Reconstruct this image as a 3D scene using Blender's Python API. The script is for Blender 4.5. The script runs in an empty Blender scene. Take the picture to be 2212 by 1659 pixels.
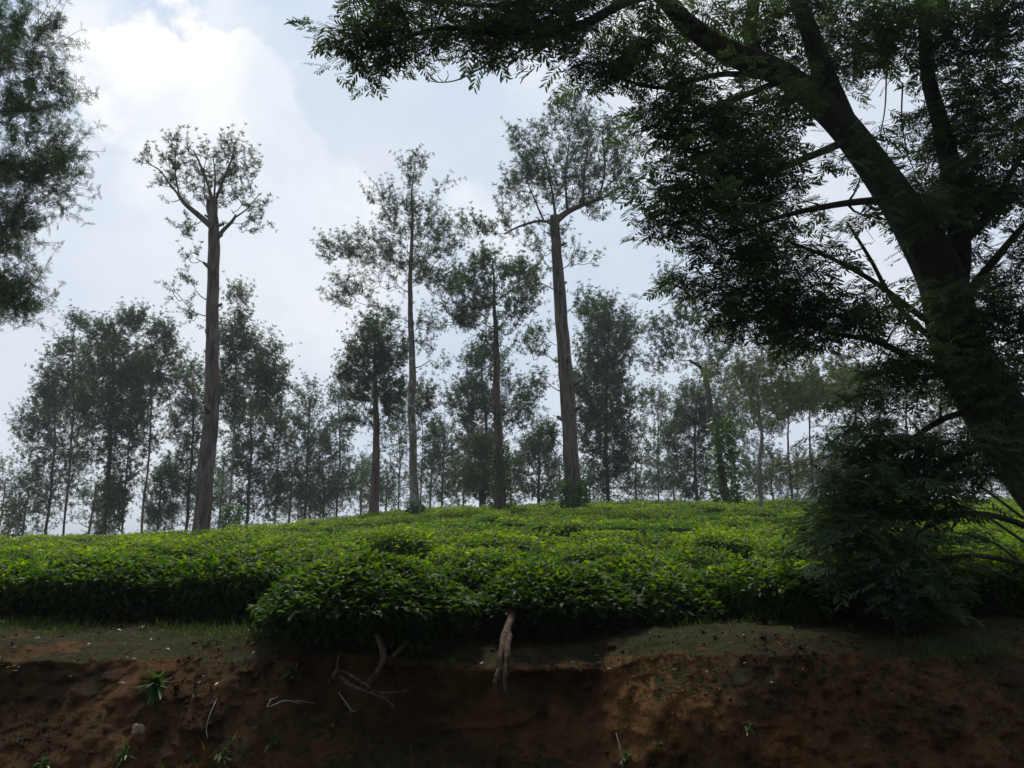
import bpy, math
import numpy as np
from mathutils import Vector

R = math.radians
scene = bpy.context.scene
col = scene.collection
rng = np.random.default_rng(11)

# ------------------------------------------------------------------ camera
EYE = 2.2
PITCH = R(10)
FPX = 1995.0                      # focal length in units of the 2212 px wide photo
cam_data = bpy.data.cameras.new("camera")
cam_data.sensor_width = 36
cam_data.lens = 36 * FPX / 2212
cam_data.clip_start = 0.05
cam_data.clip_end = 9000
cam = bpy.data.objects.new("camera", cam_data)
cam.location = (0, 0, EYE)
cam.rotation_euler = (R(90) + PITCH, 0, 0)
col.objects.link(cam)
scene.camera = cam

# ------------------------------------------------------------------ exposure, sun
scene.view_settings.view_transform = 'Standard'
scene.view_settings.look = 'None'
scene.view_settings.gamma = 1
scene.view_settings.exposure = 0.14
scene.cycles.max_bounces = 6
scene.cycles.diffuse_bounces = 3
scene.cycles.transmission_bounces = 4
scene.cycles.glossy_bounces = 2
scene.cycles.volume_bounces = 0
scene.cycles.use_denoising = True

SUN_EL, SUN_AZ = R(56), R(-14)    # azimuth from +Y towards +X
sd = Vector((math.sin(SUN_AZ) * math.cos(SUN_EL), math.cos(SUN_AZ) * math.cos(SUN_EL), math.sin(SUN_EL)))
sun_data = bpy.data.lights.new("sun", 'SUN')
sun_data.energy = 2.8
sun_data.angle = R(12)
sun_data.color = (1.0, 0.94, 0.82)
sun = bpy.data.objects.new("sun", sun_data)
sun.rotation_euler = (-sd).to_track_quat('-Z', 'Y').to_euler()
sun.location = (0, 0, 30)
col.objects.link(sun)


def P(u, v, Y):
    """point at forward distance Y seen at photo pixel (u, v) of a 2212 x 1659 view"""
    a, b = (u - 1106) / FPX, (829.5 - v) / FPX
    dx, dy, dz = a, math.cos(PITCH) - b * math.sin(PITCH), math.sin(PITCH) + b * math.cos(PITCH)
    k = Y / dy
    return np.array((dx * k, Y, EYE + dz * k))


# ------------------------------------------------------------------ world
world = bpy.data.worlds.new("World")
scene.world = world
world.use_nodes = True
wt = world.node_tree
wt.nodes.clear()


class NT:
    def __init__(s, tree): s.t = tree
    def n(s, typ, **kw):
        nd = s.t.nodes.new(typ)
        for k, v in kw.items():
            setattr(nd, k, v)
        return nd
    def l(s, a, b): s.t.links.new(a, b)
    def val(s, sock, x):
        if hasattr(x, 'is_output'): s.t.links.new(x, sock)
        else: sock.default_value = x
    def math(s, op, a, b=0.0, c=0.0, clamp=False):
        m = s.n('ShaderNodeMath', operation=op, use_clamp=clamp)
        s.val(m.inputs[0], a); s.val(m.inputs[1], b); s.val(m.inputs[2], c)
        return m.outputs[0]
    def vmath(s, op, a, b=(0, 0, 0), out=0):
        m = s.n('ShaderNodeVectorMath', operation=op)
        s.val(m.inputs[0], a); s.val(m.inputs[1], b)
        return m.outputs[out]
    def noise(s, vec, scale, detail=4, rough=0.55, dist=0.0, out='Fac'):
        m = s.n('ShaderNodeTexNoise')
        s.l(vec, m.inputs['Vector'])
        m.inputs['Scale'].default_value = scale
        m.inputs['Detail'].default_value = detail
        m.inputs['Roughness'].default_value = rough
        m.inputs['Distortion'].default_value = dist
        return m.outputs[out]
    def ramp(s, fac, stops, interp='LINEAR'):
        m = s.n('ShaderNodeValToRGB')
        m.color_ramp.interpolation = interp
        e = m.color_ramp.elements
        while len(e) < len(stops): e.new(0.5)
        for i, (p, c) in enumerate(stops):
            e[i].position = p
            e[i].color = tuple(c) + (1,) if len(c) == 3 else c
        s.l(fac, m.inputs[0])
        return m.outputs[0]
    def mix(s, fac, a, b, mode='MIX'):
        m = s.n('ShaderNodeMix', data_type='RGBA', blend_type=mode)
        s.val(m.inputs[0], fac)
        for sock, x in ((m.inputs[6], a), (m.inputs[7], b)):
            if hasattr(x, 'is_output'): s.l(x, sock)
            else: sock.default_value = tuple(x) + (1,)
        return m.outputs[2]
    def mapr(s, x, a, b, c=0.0, d=1.0, smooth=True):
        m = s.n('ShaderNodeMapRange', interpolation_type='SMOOTHSTEP' if smooth else 'LINEAR')
        s.val(m.inputs[0], x)
        for i, q in enumerate((a, b, c, d)): m.inputs[i + 1].default_value = q
        return m.outputs[0]


W = NT(wt)
tc = W.n('ShaderNodeTexCoord')
dirv = tc.outputs['Generated']
sky = W.n('ShaderNodeTexSky', sky_type='NISHITA', sun_disc=False)
sky.sun_elevation = SUN_EL
sky.sun_rotation = SUN_AZ
sky.altitude = 900
sky.air_density = 1.0
sky.dust_density = 2.5
sky.ozone_density = 1.0
HAZE = 0.0009
WS = 0.1                          # background strength
wn = W.noise(dirv, 4.5, 6, 0.6, out='Color')
wob = W.vmath('SCALE', W.vmath('SUBTRACT', wn, (0.5, 0.5, 0.5)))
wob.node.inputs['Scale'].default_value = 0.22
wn2 = W.noise(dirv, 19, 5, 0.6, out='Color')
wob2 = W.vmath('SCALE', W.vmath('SUBTRACT', wn2, (0.5, 0.5, 0.5)))
wob2.node.inputs['Scale'].default_value = 0.07
dw = W.vmath('ADD', W.vmath('ADD', dirv, wob), wob2)


def blob(u, v, r, soft):
    c = P(u, v, 10) - np.array((0, 0, EYE))
    c = c / np.linalg.norm(c)
    d = W.vmath('DISTANCE', dw, tuple(c), out=1)
    return W.mapr(d, r + soft, r - soft, 0.0, 1.0)


def union(items):
    acc = None
    for it in items:
        b = W.math('MULTIPLY', blob(*it[:4]), it[4])
        acc = b if acc is None else W.math('MAXIMUM', acc, b)
    return acc


# bright cumulus heads (pixel-measured directions, radius in chord units)
heads = union([
    (330, 230, 0.08, 0.012, 1.0), (470, 250, 0.08, 0.01, 1.0), (560, 340, 0.07, 0.01, 1.),
    (250, 150, 0.05, 0.03, .75), (650, 410, 0.055, 0.014, .9), (715, 490, 0.052, 0.01, 1.),
    (600, 520, 0.075, 0.035, .85), (380, 400, 0.07, 0.035, .8), (140, 120, 0.06, 0.045, .7), (200, 510, 0.05, 0.03, .6),
    (80, 420, 0.07, 0.05, .6), (1020, 470, 0.04, 0.018, .75), (1090, 520, 0.05, 0.03, .7),
    (520, 50, 0.03, 0.03, .55), (570, 90, 0.02, 0.03, .4), (1400, 60, 0.06, 0.05, .7), (1200, 130, 0.025, 0.03, .4),
    (1500, 250, 0.05, 0.06, .5), (700, 640, 0.1, 0.06, .5)])
veil = union([
    (450, 640, 0.24, 0.1, .75), (150, 300, 0.2, 0.12, .6), (1150, 230, 0.1, 0.1, .5), (1400, 500, 0.24, 0.16, .9),
    (1900, 500, 0.4, 0.2, .95), (900, 1000, 0.5, 0.2, .95), (1600, 100, 0.2, 0.15, .8), (100, 1000, .35, .2, .9)])
fl = W.noise(dirv, 6, 6, 0.6)
fluff = W.mapr(fl, 0.42, 0.72)
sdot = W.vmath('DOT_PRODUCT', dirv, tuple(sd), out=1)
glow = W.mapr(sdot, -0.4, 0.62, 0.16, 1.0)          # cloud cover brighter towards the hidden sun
shade_n = W.noise(dirv, 5.2, 5, 0.55, dist=.3)
head_col = W.mix(W.mapr(shade_n, .38, .66), (7.6, 8.1, 8.8), (9.7, 9.7, 9.7))
veil_col = W.mix(W.mapr(W.noise(dirv, 2.6, 4, .5), .35, .65), (5.9, 6.7, 7.9), (7.4, 7.8, 8.4))
# general cloud cover away from the picture: a mostly overcast, bright day
cover = W.mapr(W.noise(dirv, 2.1, 5, .55), .38, .62, .45, .9)
base = W.mix(0.85, W.mix(1.0, sky.outputs[0], (.9, .95, 1.0), 'MULTIPLY'), (4.7, 6.2, 8.4))
skyc = W.mix(W.math('MAXIMUM', veil, W.math('MULTIPLY', fluff, .45)), base, veil_col)
front = W.mapr(W.n('ShaderNodeSeparateXYZ').outputs[1], 0.2, 0.6)
sepn = front.node.inputs[0].links[0].from_node
W.l(dirv, sepn.inputs[0])
skyc = W.mix(W.math('MULTIPLY', cover, W.math('SUBTRACT', 1.0, front)), skyc, veil_col)
hn = W.noise(dirv, 7.5, 7, .62, .2)
heads = W.math('MULTIPLY', heads, W.mapr(hn, .34, .52, .45, 1.0))
skyc = W.mix(heads, skyc, head_col)
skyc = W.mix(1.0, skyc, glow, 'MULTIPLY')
# lower half: dull ground tone below the horizon
low = W.mapr(sepn.outputs[2], -0.12, -0.01)
skyc = W.mix(low, (.6, .7, .45), skyc)
bg = W.n('ShaderNodeBackground')
W.l(skyc, bg.inputs[0])
bg.inputs[1].default_value = WS
wo = W.n('ShaderNodeOutputWorld')
W.l(bg.outputs[0], wo.inputs[0])


# ------------------------------------------------------------------ numpy noise
def _h(ix, iy, iz, seed):
    n = (ix.astype(np.int64) * 374761393 + iy.astype(np.int64) * 668265263 + iz.astype(np.int64) * 2147483647 + seed * 1274126177) & 0xffffffff
    n = ((n ^ (n >> 13)) * 1274126177) & 0xffffffff
    n = (n ^ (n >> 16)) & 0xffffffff
    return n / 4294967295.0 * 2 - 1


def vnoise(x, y, z=0.0, seed=0):
    x, y, z = np.broadcast_arrays(np.asarray(x, float), np.asarray(y, float), np.asarray(z, float))
    ix, iy, iz = np.floor(x), np.floor(y), np.floor(z)
    fx, fy, fz = x - ix, y - iy, z - iz
    fx, fy, fz = (q * q * (3 - 2 * q) for q in (fx, fy, fz))
    out = 0
    for a in (0, 1):
        for b in (0, 1):
            for c in (0, 1):
                w = (fx if a else 1 - fx) * (fy if b else 1 - fy) * (fz if c else 1 - fz)
                out = out + w * _h(ix + a, iy + b, iz + c, seed)
    return out


def fbm(x, y, z=0.0, seed=0, oct=4):
    s, a = 0, 1.0
    for o in range(oct):
        s = s + a * vnoise(np.asarray(x) * 2 ** o, np.asarray(y) * 2 ** o, np.asarray(z) * 2 ** o, seed + o * 17)
        a *= 0.5
    return s


def sstep(a, b, x):
    t = np.clip((x - a) / (b - a), 0, 1)
    return t * t * (3 - 2 * t)


# ------------------------------------------------------------------ mesh helpers
def mesh_np(name, V, F, mat, parent=None, tint=None, smooth=False, mats=None, mat_idx=None):
    """V (n,3); F list of (m,k) arrays"""
    me = bpy.data.meshes.new(name)
    if not isinstance(F, list): F = [F]
    F = [f for f in F if len(f)]
    nl = sum(f.size for f in F)
    npoly = sum(len(f) for f in F)
    me.vertices.add(len(V))
    me.vertices.foreach_set('co', np.ascontiguousarray(V, dtype=np.float32).ravel())
    me.loops.add(nl)
    me.loops.foreach_set('vertex_index', np.concatenate([f.ravel() for f in F]).astype(np.int32))
    me.polygons.add(npoly)
    sizes = np.concatenate([np.full(len(f), f.shape[1]) for f in F])
    starts = np.concatenate([[0], np.cumsum(sizes)[:-1]])
    me.polygons.foreach_set('loop_start', starts.astype(np.int32))
    if smooth: me.polygons.foreach_set('use_smooth', np.ones(npoly, bool))
    if mats:
        for m in mats: me.materials.append(m)
        me.polygons.foreach_set('material_index', mat_idx.astype(np.int32))
    else: me.materials.append(mat)
    if tint is not None:
        at = me.attributes.new('tint', 'FLOAT', 'POINT')
        at.data.foreach_set('value', np.ascontiguousarray(tint, dtype=np.float32))
    me.update(calc_edges=True)
    me.validate()
    o = bpy.data.objects.new(name, me)
    col.objects.link(o)
    if parent is not None: o.parent = parent
    return o


def tag(o, label=None, cat=None, group=None, kind=None):
    if label: o['label'] = label
    if cat: o['category'] = cat
    if group: o['group'] = group
    if kind: o['kind'] = kind
    return o


def empty(name, loc, label, cat, group=None):
    o = bpy.data.objects.new(name, None)
    o.empty_display_size = .2
    o.location = tuple(loc)
    col.objects.link(o)
    return tag(o, label, cat, group)


def norm(a):
    return a / np.maximum(np.linalg.norm(a, axis=-1, keepdims=True), 1e-9)


def frames(d, upv=None, roll=None):
    """rotation matrices whose columns are side, direction (leaf axis), normal"""
    d = norm(d)
    if upv is None: upv = np.tile((0, 0, 1.0), (len(d), 1))
    s = np.cross(d, upv)
    bad = np.linalg.norm(s, axis=1) < 1e-3
    s[bad] = (1, 0, 0)
    s = norm(s)
    n = np.cross(s, d)
    if roll is not None:
        c, q = np.cos(roll)[:, None], np.sin(roll)[:, None]
        s, n = s * c + n * q, n * c - s * q
    return np.stack([s, d, n], axis=2)


def scatter(T, TF, pos, M, scale, tint):
    """copy template (verts T, faces TF list) to all positions"""
    n, k = len(pos), len(T)
    V = np.einsum('nij,kj->nki', M, T) * np.asarray(scale).reshape(-1, 1, 1) + pos[:, None, :]
    off = (np.arange(n) * k)[:, None, None]
    F = [(f[None] + off).reshape(-1, f.shape[1]) for f in TF]
    return V.reshape(-1, 3), F, np.repeat(tint, k)


def join(parts):
    Vs, Fs, Ts, o = [], {}, [], 0
    for V, F, t in parts:
        Vs.append(V); Ts.append(t)
        for f in F:
            Fs.setdefault(f.shape[1], []).append(f + o)
        o += len(V)
    return np.concatenate(Vs), [np.concatenate(x) for x in Fs.values()], np.concatenate(Ts)


def tubes(lines, sides=7, rough=0.0, seed=0, cap=True):
    """lines: list of (pts (n,3), radii (n,)) -> one mesh"""
    Vs, Fs, Ts, off = [], [], [], 0
    for li, (p, r) in enumerate(lines):
        p = np.asarray(p, float); r = np.asarray(r, float)
        n = len(p)
        t = np.gradient(p, axis=0); t = norm(t)
        ref = np.array((1.0, 0, 0)) if abs(t[0][0]) < .8 else np.array((0, 1.0, 0))
        a = np.cross(t, ref); a = norm(a); b = np.cross(t, a)
        sd_ = sides if r.max() > .02 else max(3, sides // 2)
        if r.max() > .1: sd_ = sides * 2
        th = np.linspace(0, 2 * np.pi, sd_, endpoint=False)
        ring = a[:, None] * np.cos(th)[None, :, None] + b[:, None] * np.sin(th)[None, :, None]
        rr = r[:, None] * np.ones((1, sd_))
        if rough:
            q = p[:, None] + ring * r[:, None, None]
            rr = rr * (1 + rough * fbm(np.cos(th)[None] * 2.4 + li, np.sin(th)[None] * 2.4, p[:, 2][:, None] * .9, seed, 3))
        V = p[:, None] + ring * rr[:, :, None]
        idx = np.arange(n * sd_).reshape(n, sd_) + off
        f = np.stack([idx[:-1], np.roll(idx[:-1], -1, 1), np.roll(idx[1:], -1, 1), idx[1:]], -1).reshape(-1, 4)
        Vs.append(V.reshape(-1, 3)); Fs.append(f)
        off += n * sd_
        if cap:
            Vs.append(p[-1:] + t[-1:] * r[-1] * .3)
            Fs_t = np.stack([idx[-1], np.roll(idx[-1], -1), np.full(sd_, off)], -1)
            Ts.append(Fs_t); off += 1
    return np.concatenate(Vs), [np.concatenate(Fs)] + ([np.concatenate(Ts)] if Ts else [])


def spline(pts, n):
    """Catmull-Rom through pts, n samples"""
    p = np.asarray(pts, float)
    q = np.vstack([2 * p[0] - p[1], p, 2 * p[-1] - p[-2]])
    s = np.linspace(0, len(p) - 1, n)
    i = np.minimum(s.astype(int), len(p) - 2); f = (s - i)[:, None]
    a, b, c, d = q[i], q[i + 1], q[i + 2], q[i + 3]
    return .5 * (2 * b + (c - a) * f + (2 * a - 5 * b + 4 * c - d) * f ** 2 + (3 * b - a - 3 * c + d) * f ** 3)


# ------------------------------------------------------------------ materials
def new_mat(name):
    m = bpy.data.materials.new(name)
    m.use_nodes = True
    m.node_tree.nodes.clear()
    return m, NT(m.node_tree)


def leaf_mat(name, stops, trans=0.35, rough=0.45, spec=0.35, tcol=None):
    m, N = new_mat(name)
    at = N.n('ShaderNodeAttribute', attribute_name='tint')
    c = N.ramp(at.outputs['Fac'], stops)
    geo = N.n('ShaderNodeNewGeometry')
    p = N.n('ShaderNodeBsdfPrincipled')
    nz = N.noise(geo.outputs['Position'], 1.3, 3)
    c2 = N.mix(1.0, c, N.ramp(nz, [(.3, (.72, .78, .75)), (.7, (1.2, 1.15, 1.1))]), 'MULTIPLY')
    N.l(c2, p.inputs['Base Color'])
    p.inputs['Roughness'].default_value = rough
    p.inputs['Specular IOR Level'].default_value = spec
    t = N.n('ShaderNodeBsdfTranslucent')
    N.l(N.mix(1.0, c2, tcol or (1.5, 1.6, .7), 'MULTIPLY'), t.inputs[0])
    mx = N.n('ShaderNodeMixShader'); mx.inputs[0].default_value = trans
    N.l(p.outputs[0], mx.inputs[1]); N.l(t.outputs[0], mx.inputs[2])
    o = N.n('ShaderNodeOutputMaterial'); N.l(mx.outputs[0], o.inputs[0])
    return m


def bark_mat(name, a, b, c, scale=9, lichen=None):
    m, N = new_mat(name)
    tcn = N.n('ShaderNodeTexCoord')
    mp = N.n('ShaderNodeMapping'); mp.inputs['Scale'].default_value = (1, 1, .13)
    N.l(tcn.outputs['Object'], mp.inputs[0])
    n1 = N.noise(mp.outputs[0], scale, 6, .65)
    n2 = N.noise(tcn.outputs['Object'], 1.7, 4, .6)
    n3 = N.noise(mp.outputs[0], scale * 3.5, 4, .6)
    cc = N.mix(N.mapr(n1, .36, .62), a, b)
    cc = N.mix(N.mapr(n2, .45, .62, 0, .8), cc, c)
    if lichen:
        n4 = N.noise(tcn.outputs['Object'], 4.5, 4, .6)
        cc = N.mix(N.mapr(n4, .52, .6, 0, .85), cc, lichen)
    p = N.n('ShaderNodeBsdfPrincipled')
    N.l(cc, p.inputs['Base Color']); p.inputs['Roughness'].default_value = .9
    p.inputs['Specular IOR Level'].default_value = .15
    bp = N.n('ShaderNodeBump'); bp.inputs['Strength'].default_value = .7; bp.inputs['Distance'].default_value = .03
    N.l(N.math('ADD', n1, N.math('MULTIPLY', n3, .5)), bp.inputs['Height'])
    N.l(bp.outputs[0], p.inputs['Normal'])
    o = N.n('ShaderNodeOutputMaterial'); N.l(p.outputs[0], o.inputs[0])
    return m


M = {}
M['oak_leaf'] = leaf_mat('oak_leaf', [(0, (.022, .052, .018)), (.6, (.04, .085, .028)), (1, (.085, .14, .052))], .34, .5, .3)
M['olive_leaf'] = leaf_mat('olive_leaf', [(0, (.055, .075, .022)), (.6, (.085, .11, .03)), (1, (.13, .15, .05))], .35)
M['near_leaf'] = leaf_mat('near_leaf', [(0, (.045, .075, .045)), (.7, (.065, .105, .055)), (1, (.1, .15, .06))], .3, .6, .12)
M['vine_leaf'] = leaf_mat('vine_leaf', [(0, (.03, .075, .015)), (.6, (.05, .12, .02)), (1, (.12, .22, .04))], .35, .4, .4)
M['tea_leaf'] = leaf_mat('tea_leaf', [(0, (.02, .05, .013)), (.3, (.04, .095, .014)), (.65, (.1, .185, .013)), (1, (.25, .34, .02))], .5, .55, .18, (1.75, 1.65, .2))
M['grass'] = leaf_mat('grass', [(0, (.03, .06, .015)), (.5, (.06, .1, .025)), (1, (.2, .19, .08))], .3)
M['dry_leaf'] = leaf_mat('dry_leaf', [(0, (.1, .055, .03)), (.5, (.17, .1, .05)), (1, (.28, .2, .11))], .2)
M['bark'] = bark_mat('bark', (.05, .04, .034), (.19, .155, .13), (.15, .1, .075))
M['bark_pale'] = bark_mat('bark_pale', (.1, .085, .075), (.26, .23, .2), (.16, .13, .1), 9, (.36, .36, .32))
M['bark_red'] = bark_mat('bark_red', (.05, .042, .038), (.2, .17, .15), (.15, .105, .075), 10)
M['bark_dark'] = bark_mat('bark_dark', (.014, .013, .011), (.05, .044, .036), (.035, .045, .022), 12)
M['root'] = bark_mat('root', (.035, .024, .017), (.17, .12, .085), (.09, .045, .026), 45)


def soil_mat(name, slope_grass=True):
    m, N = new_mat(name)
    tcn = N.n('ShaderNodeTexCoord'); ob = tcn.outputs['Object']
    st = N.n('ShaderNodeMapping'); st.inputs['Scale'].default_value = (1, 1, .3)
    N.l(ob, st.inputs[0])
    n1 = N.noise(ob, 2.3, 6, .62)
    n2 = N.noise(st.outputs[0], 11, 6, .7)
    n3 = N.noise(ob, 34, 6, .78)
    n4 = N.noise(ob, 1.1, 5, .6, .4)
    c = N.mix(N.mapr(n1, .35, .65), (.068, .035, .017), (.19, .096, .042))
    c = N.mix(N.mapr(n2, .45, .75, 0, .7), c, (.06, .034, .02))
    c = N.mix(N.mapr(n3, .58, .75, 0, .6), c, (.32, .18, .1))
    fresh = None
    for cx, cy, cz, rr_ in ((.85, 5.75, 1.3, .42), (-1.75, 5.3, .95, .35), (-2.6, 5.3, 1.0, .4), (-.35, 5.5, .95, .3), (1.6, 5.7, 1.0, .35)):
        dd = N.vmath('DISTANCE', N.vmath('ADD', ob, N.vmath('SCALE', N.noise(ob, 4, 5, .65, out='Color'))), (cx + .25, cy + .25, cz + .25), out=1)
        dd.node.inputs[0].links[0].from_node.inputs[1].links[0].from_node.inputs['Scale'].default_value = .5
        q = N.mapr(dd, rr_, rr_ * .5, 0, .75)
        fresh = q if fresh is None else N.math('MAXIMUM', fresh, q)
    c = N.mix(fresh, c, N.mix(N.mapr(n3, .35, .65), (.19, .085, .03), (.36, .18, .07)))
    moss = N.mix(N.mapr(n3, .4, .65), (.022, .03, .011), (.055, .062, .024))
    geo = N.n('ShaderNodeNewGeometry')
    sp = N.n('ShaderNodeSeparateXYZ'); N.l(geo.outputs['True Normal'], sp.inputs[0])
    up = N.mapr(sp.outputs[2], .55, .97, -.13, .15)
    f = N.math('ADD', N.math('ADD', n4, N.math('MULTIPLY', N.math('SUBTRACT', n2, .5), .5)), up)
    pz = N.n('ShaderNodeSeparateXYZ'); N.l(ob, pz.inputs[0])
    f = N.math('ADD', f, N.math('MULTIPLY', N.mapr(pz.outputs[2], 1.2, 1.58), .05))
    c = N.mix(N.mapr(f, .52, .64, 0, .9), c, moss)
    p = N.n('ShaderNodeBsdfPrincipled')
    N.l(c, p.inputs['Base Color']); p.inputs['Roughness'].default_value = .95
    p.inputs['Specular IOR Level'].default_value = .1
    bp = N.n('ShaderNodeBump'); bp.inputs['Strength'].default_value = 1.0; bp.inputs['Distance'].default_value = .045
    N.l(N.math('ADD', n2, N.math('MULTIPLY', n3, .9)), bp.inputs['Height'])
    N.l(bp.outputs[0], p.inputs['Normal'])
    o = N.n('ShaderNodeOutputMaterial'); N.l(p.outputs[0], o.inputs[0])
    return m


M['soil'] = soil_mat('red_soil')


def plain_mat(name, a, b, scale, rough=.9, bump=.3, spec=.3):
    m, N = new_mat(name)
    tcn = N.n('ShaderNodeTexCoord')
    n1 = N.noise(tcn.outputs['Object'], scale, 6, .65)
    n2 = N.noise(tcn.outputs['Object'], scale * .06, 4, .6)
    c = N.mix(N.mapr(n1, .35, .65), a, b)
    c = N.mix(1.0, c, N.ramp(n2, [(.3, (.75, .75, .75)), (.7, (1.15, 1.15, 1.15))]), 'MULTIPLY')
    p = N.n('ShaderNodeBsdfPrincipled')
    N.l(c, p.inputs['Base Color']); p.inputs['Roughness'].default_value = rough
    p.inputs['Specular IOR Level'].default_value = spec
    bp = N.n('ShaderNodeBump'); bp.inputs['Strength'].default_value = bump; bp.inputs['Distance'].default_value = .02
    N.l(n1, bp.inputs['Height']); N.l(bp.outputs[0], p.inputs['Normal'])
    o = N.n('ShaderNodeOutputMaterial'); N.l(p.outputs[0], o.inputs[0])
    return m


M['asphalt'] = plain_mat('asphalt', (.04, .04, .04), (.065, .063, .06), 90)
M['verge'] = plain_mat('verge_earth', (.05, .06, .022), (.13, .075, .04), 6)
M['hill'] = plain_mat('hill_soil', (.035, .03, .015), (.075, .045, .025), 8)
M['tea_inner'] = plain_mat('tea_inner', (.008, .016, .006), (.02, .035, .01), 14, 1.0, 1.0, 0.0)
M['stone'] = plain_mat('stone', (.3, .22, .15), (.42, .33, .24), 30)
M['pale'] = plain_mat('pale_dry', (.5, .47, .4), (.72, .7, .64), 60)

# ------------------------------------------------------------------ leaf templates (axis +Y, normal +Z, length 1)
def T_blade(w=.2, bend=.12):
    V = np.array([(0, 0, 0), (w / 2, .45, .03), (0, 1, -bend), (-w / 2, .45, .03)])
    return V, [np.array([[0, 1, 2, 3]])]


def T_rosette(n=9, w=.13, spread=1.0, seed=1):
    """a whorl of narrow leaves, length 1 each"""
    g = np.random.default_rng(seed)
    Vs, Fs = [], []
    for i in range(n):
        a = i * 2.4 + g.uniform(-.3, .3)
        el = g.uniform(.05, 1.25)
        d = np.array((math.cos(a) * math.cos(el) * spread, math.sin(el), math.sin(a) * math.cos(el) * spread))
        d /= np.linalg.norm(d)
        L = g.uniform(.6, 1.05)
        s = np.cross(d, g.normal(size=3)); s /= np.linalg.norm(s)
        o = len(Vs) * 4
        dn = np.array((0, 0, 0))
        Vs.append(np.array([(0, 0, 0), d * L * .5 + s * w / 2, d * L + dn, d * L * .5 - s * w / 2]))
        Fs.append([o, o + 1, o + 2, o + 3])
    return np.concatenate(Vs), [np.array(Fs)]


def T_fern(pairs=4, w=.13):
    """pinnately cut silver-oak leaf: thin rachis and slanted narrow lobes"""
    Vs, Fs = [np.array([(-.012, 0, 0), (.012, 0, 0), (.006, 1, -.1), (-.006, 1, -.1)])], [[0, 1, 2, 3]]
    o = 4
    for i in range(pairs * 2 + 1):
        k, s = i // 2, 1 if i % 2 else -1
        y = .18 + .68 * k / pairs
        L = .42 * math.sin(.6 + 2.0 * k / pairs)
        a = R(48)
        if i == pairs * 2: y, L, a = .85, .3, 0.0
        d = np.array((s * math.sin(a), math.cos(a), -.12)); q = np.array((s * math.cos(a), -math.sin(a), 0)) if a else np.array((1, 0, 0))
        b = np.array((0, y, -.1 * y))
        Vs.append(np.array([b, b + d * L * .45 + q * w / 2, b + d * L, b + d * L * .45 - q * w / 2]))
        Fs.append([o, o + 1, o + 2, o + 3]); o += 4
    return np.concatenate(Vs), [np.array(Fs)]


def T_bipinnate(pairs=8, pl=.3, pw=.062, droop=.16):
    """twice-compound feathery leaf of the roadside tree: rachis and paired oblong pinnae"""
    V, F6, F4 = [], [], []
    def rz(y): return -droop * y * y
    V += [(-.008, 0, 0), (.008, 0, 0), (.005, .5, rz(.5)), (-.005, .5, rz(.5)), (.003, 1, rz(1)), (-.003, 1, rz(1))]
    F4 += [[0, 1, 2, 3], [3, 2, 4, 5]]
    for i in range(pairs):
        y = .2 + .78 * i / (pairs - 1)
        L = pl * (.62 + .5 * math.sin(math.pi * (i + .8) / (pairs + 1.2)))
        a = R(62 - 26 * i / pairs)
        for s in (-1, 1):
            aj = a + .16 * math.sin(i * 5.1 + s * 2.3)
            d = np.array((s * math.sin(aj), math.cos(aj), -.12 + .16 * math.sin(i * 3.7 + s))); q = np.array((s * math.cos(a), -math.sin(a), 0))
            b = np.array((0, y, rz(y)))
            o = len(V)
            for t, w in ((.04, .0), (.3, .5), (.78, .5), (1.0, 0.0), (.78, -.5), (.3, -.5)):
                p = b + d * L * t + q * w * pw + np.array((0, 0, -.05 * t * t))
                V.append(tuple(p))
            F6.append([o, o + 1, o + 2, o + 3, o + 4, o + 5])
    return np.array(V), [np.array(F4), np.array(F6)]


def T_tea():
    w = .46
    V = np.array([(0, 0, 0), (w * .36, .3, .05), (0, .3, .0), (-w * .36, .3, .05), (w * .42, .65, .02), (0, .65, -.05), (-w * .42, .65, .02), (0, 1.0, -.2)])
    F4 = np.array([[2, 1, 4, 5], [3, 2, 5, 6]]); F3 = np.array([[0, 1, 2], [0, 2, 3], [5, 4, 7], [6, 5, 7]])
    return V, [F4, F3]


def T_fernwhorl(n=6, seed=1, pairs=3, w=.12):
    g = np.random.default_rng(seed)
    T = T_fern(pairs, w)
    d = []
    for i in range(n):
        a = i * 2.4 + g.uniform(-.3, .3); el = g.uniform(-.1, 1.1)
        d.append((math.cos(a) * math.cos(el), math.sin(el), math.sin(a) * math.cos(el)))
    d = np.array(d)
    V, F, _ = scatter(T[0], T[1], np.zeros((n, 3)), frames(d, np.tile((0, 1.0, 0), (n, 1))), g.uniform(.65, 1.05, n), np.zeros(n))
    return V, F


ROS = [T_rosette(9, .15, seed=s) for s in (1, 2, 3)]
ROSL = [T_rosette(13, .17, seed=s) for s in (4, 5)]
FERN = T_fern()
FW = [T_fernwhorl(6, s_) for s_ in (1, 2)]
BIP = T_bipinnate()
BIP2 = T_bipinnate(7, .34, .075, .3)
TEA = T_tea()
TEAF = T_blade(.42, .15)

# ------------------------------------------------------------------ terrain
cu = np.array([-3000, 0, 220, 450, 650, 830, 1100, 1400, 1750, 2212, 6000])
cv = np.array([1176, 1166, 1160, 1150, 1131, 1107, 1089, 1086, 1079, 1080, 1083])
cD = np.array([26, 27, 29, 32, 36, 39, 42, 42, 42, 42, 42])
YF, ZF = 7.3, 2.10
TEA_H = 0.55


def zat(v, Y):
    b = (829.5 - v) / FPX
    return EYE + Y * (math.sin(PITCH) + b * math.cos(PITCH)) / (math.cos(PITCH) - b * math.sin(PITCH))


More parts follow.
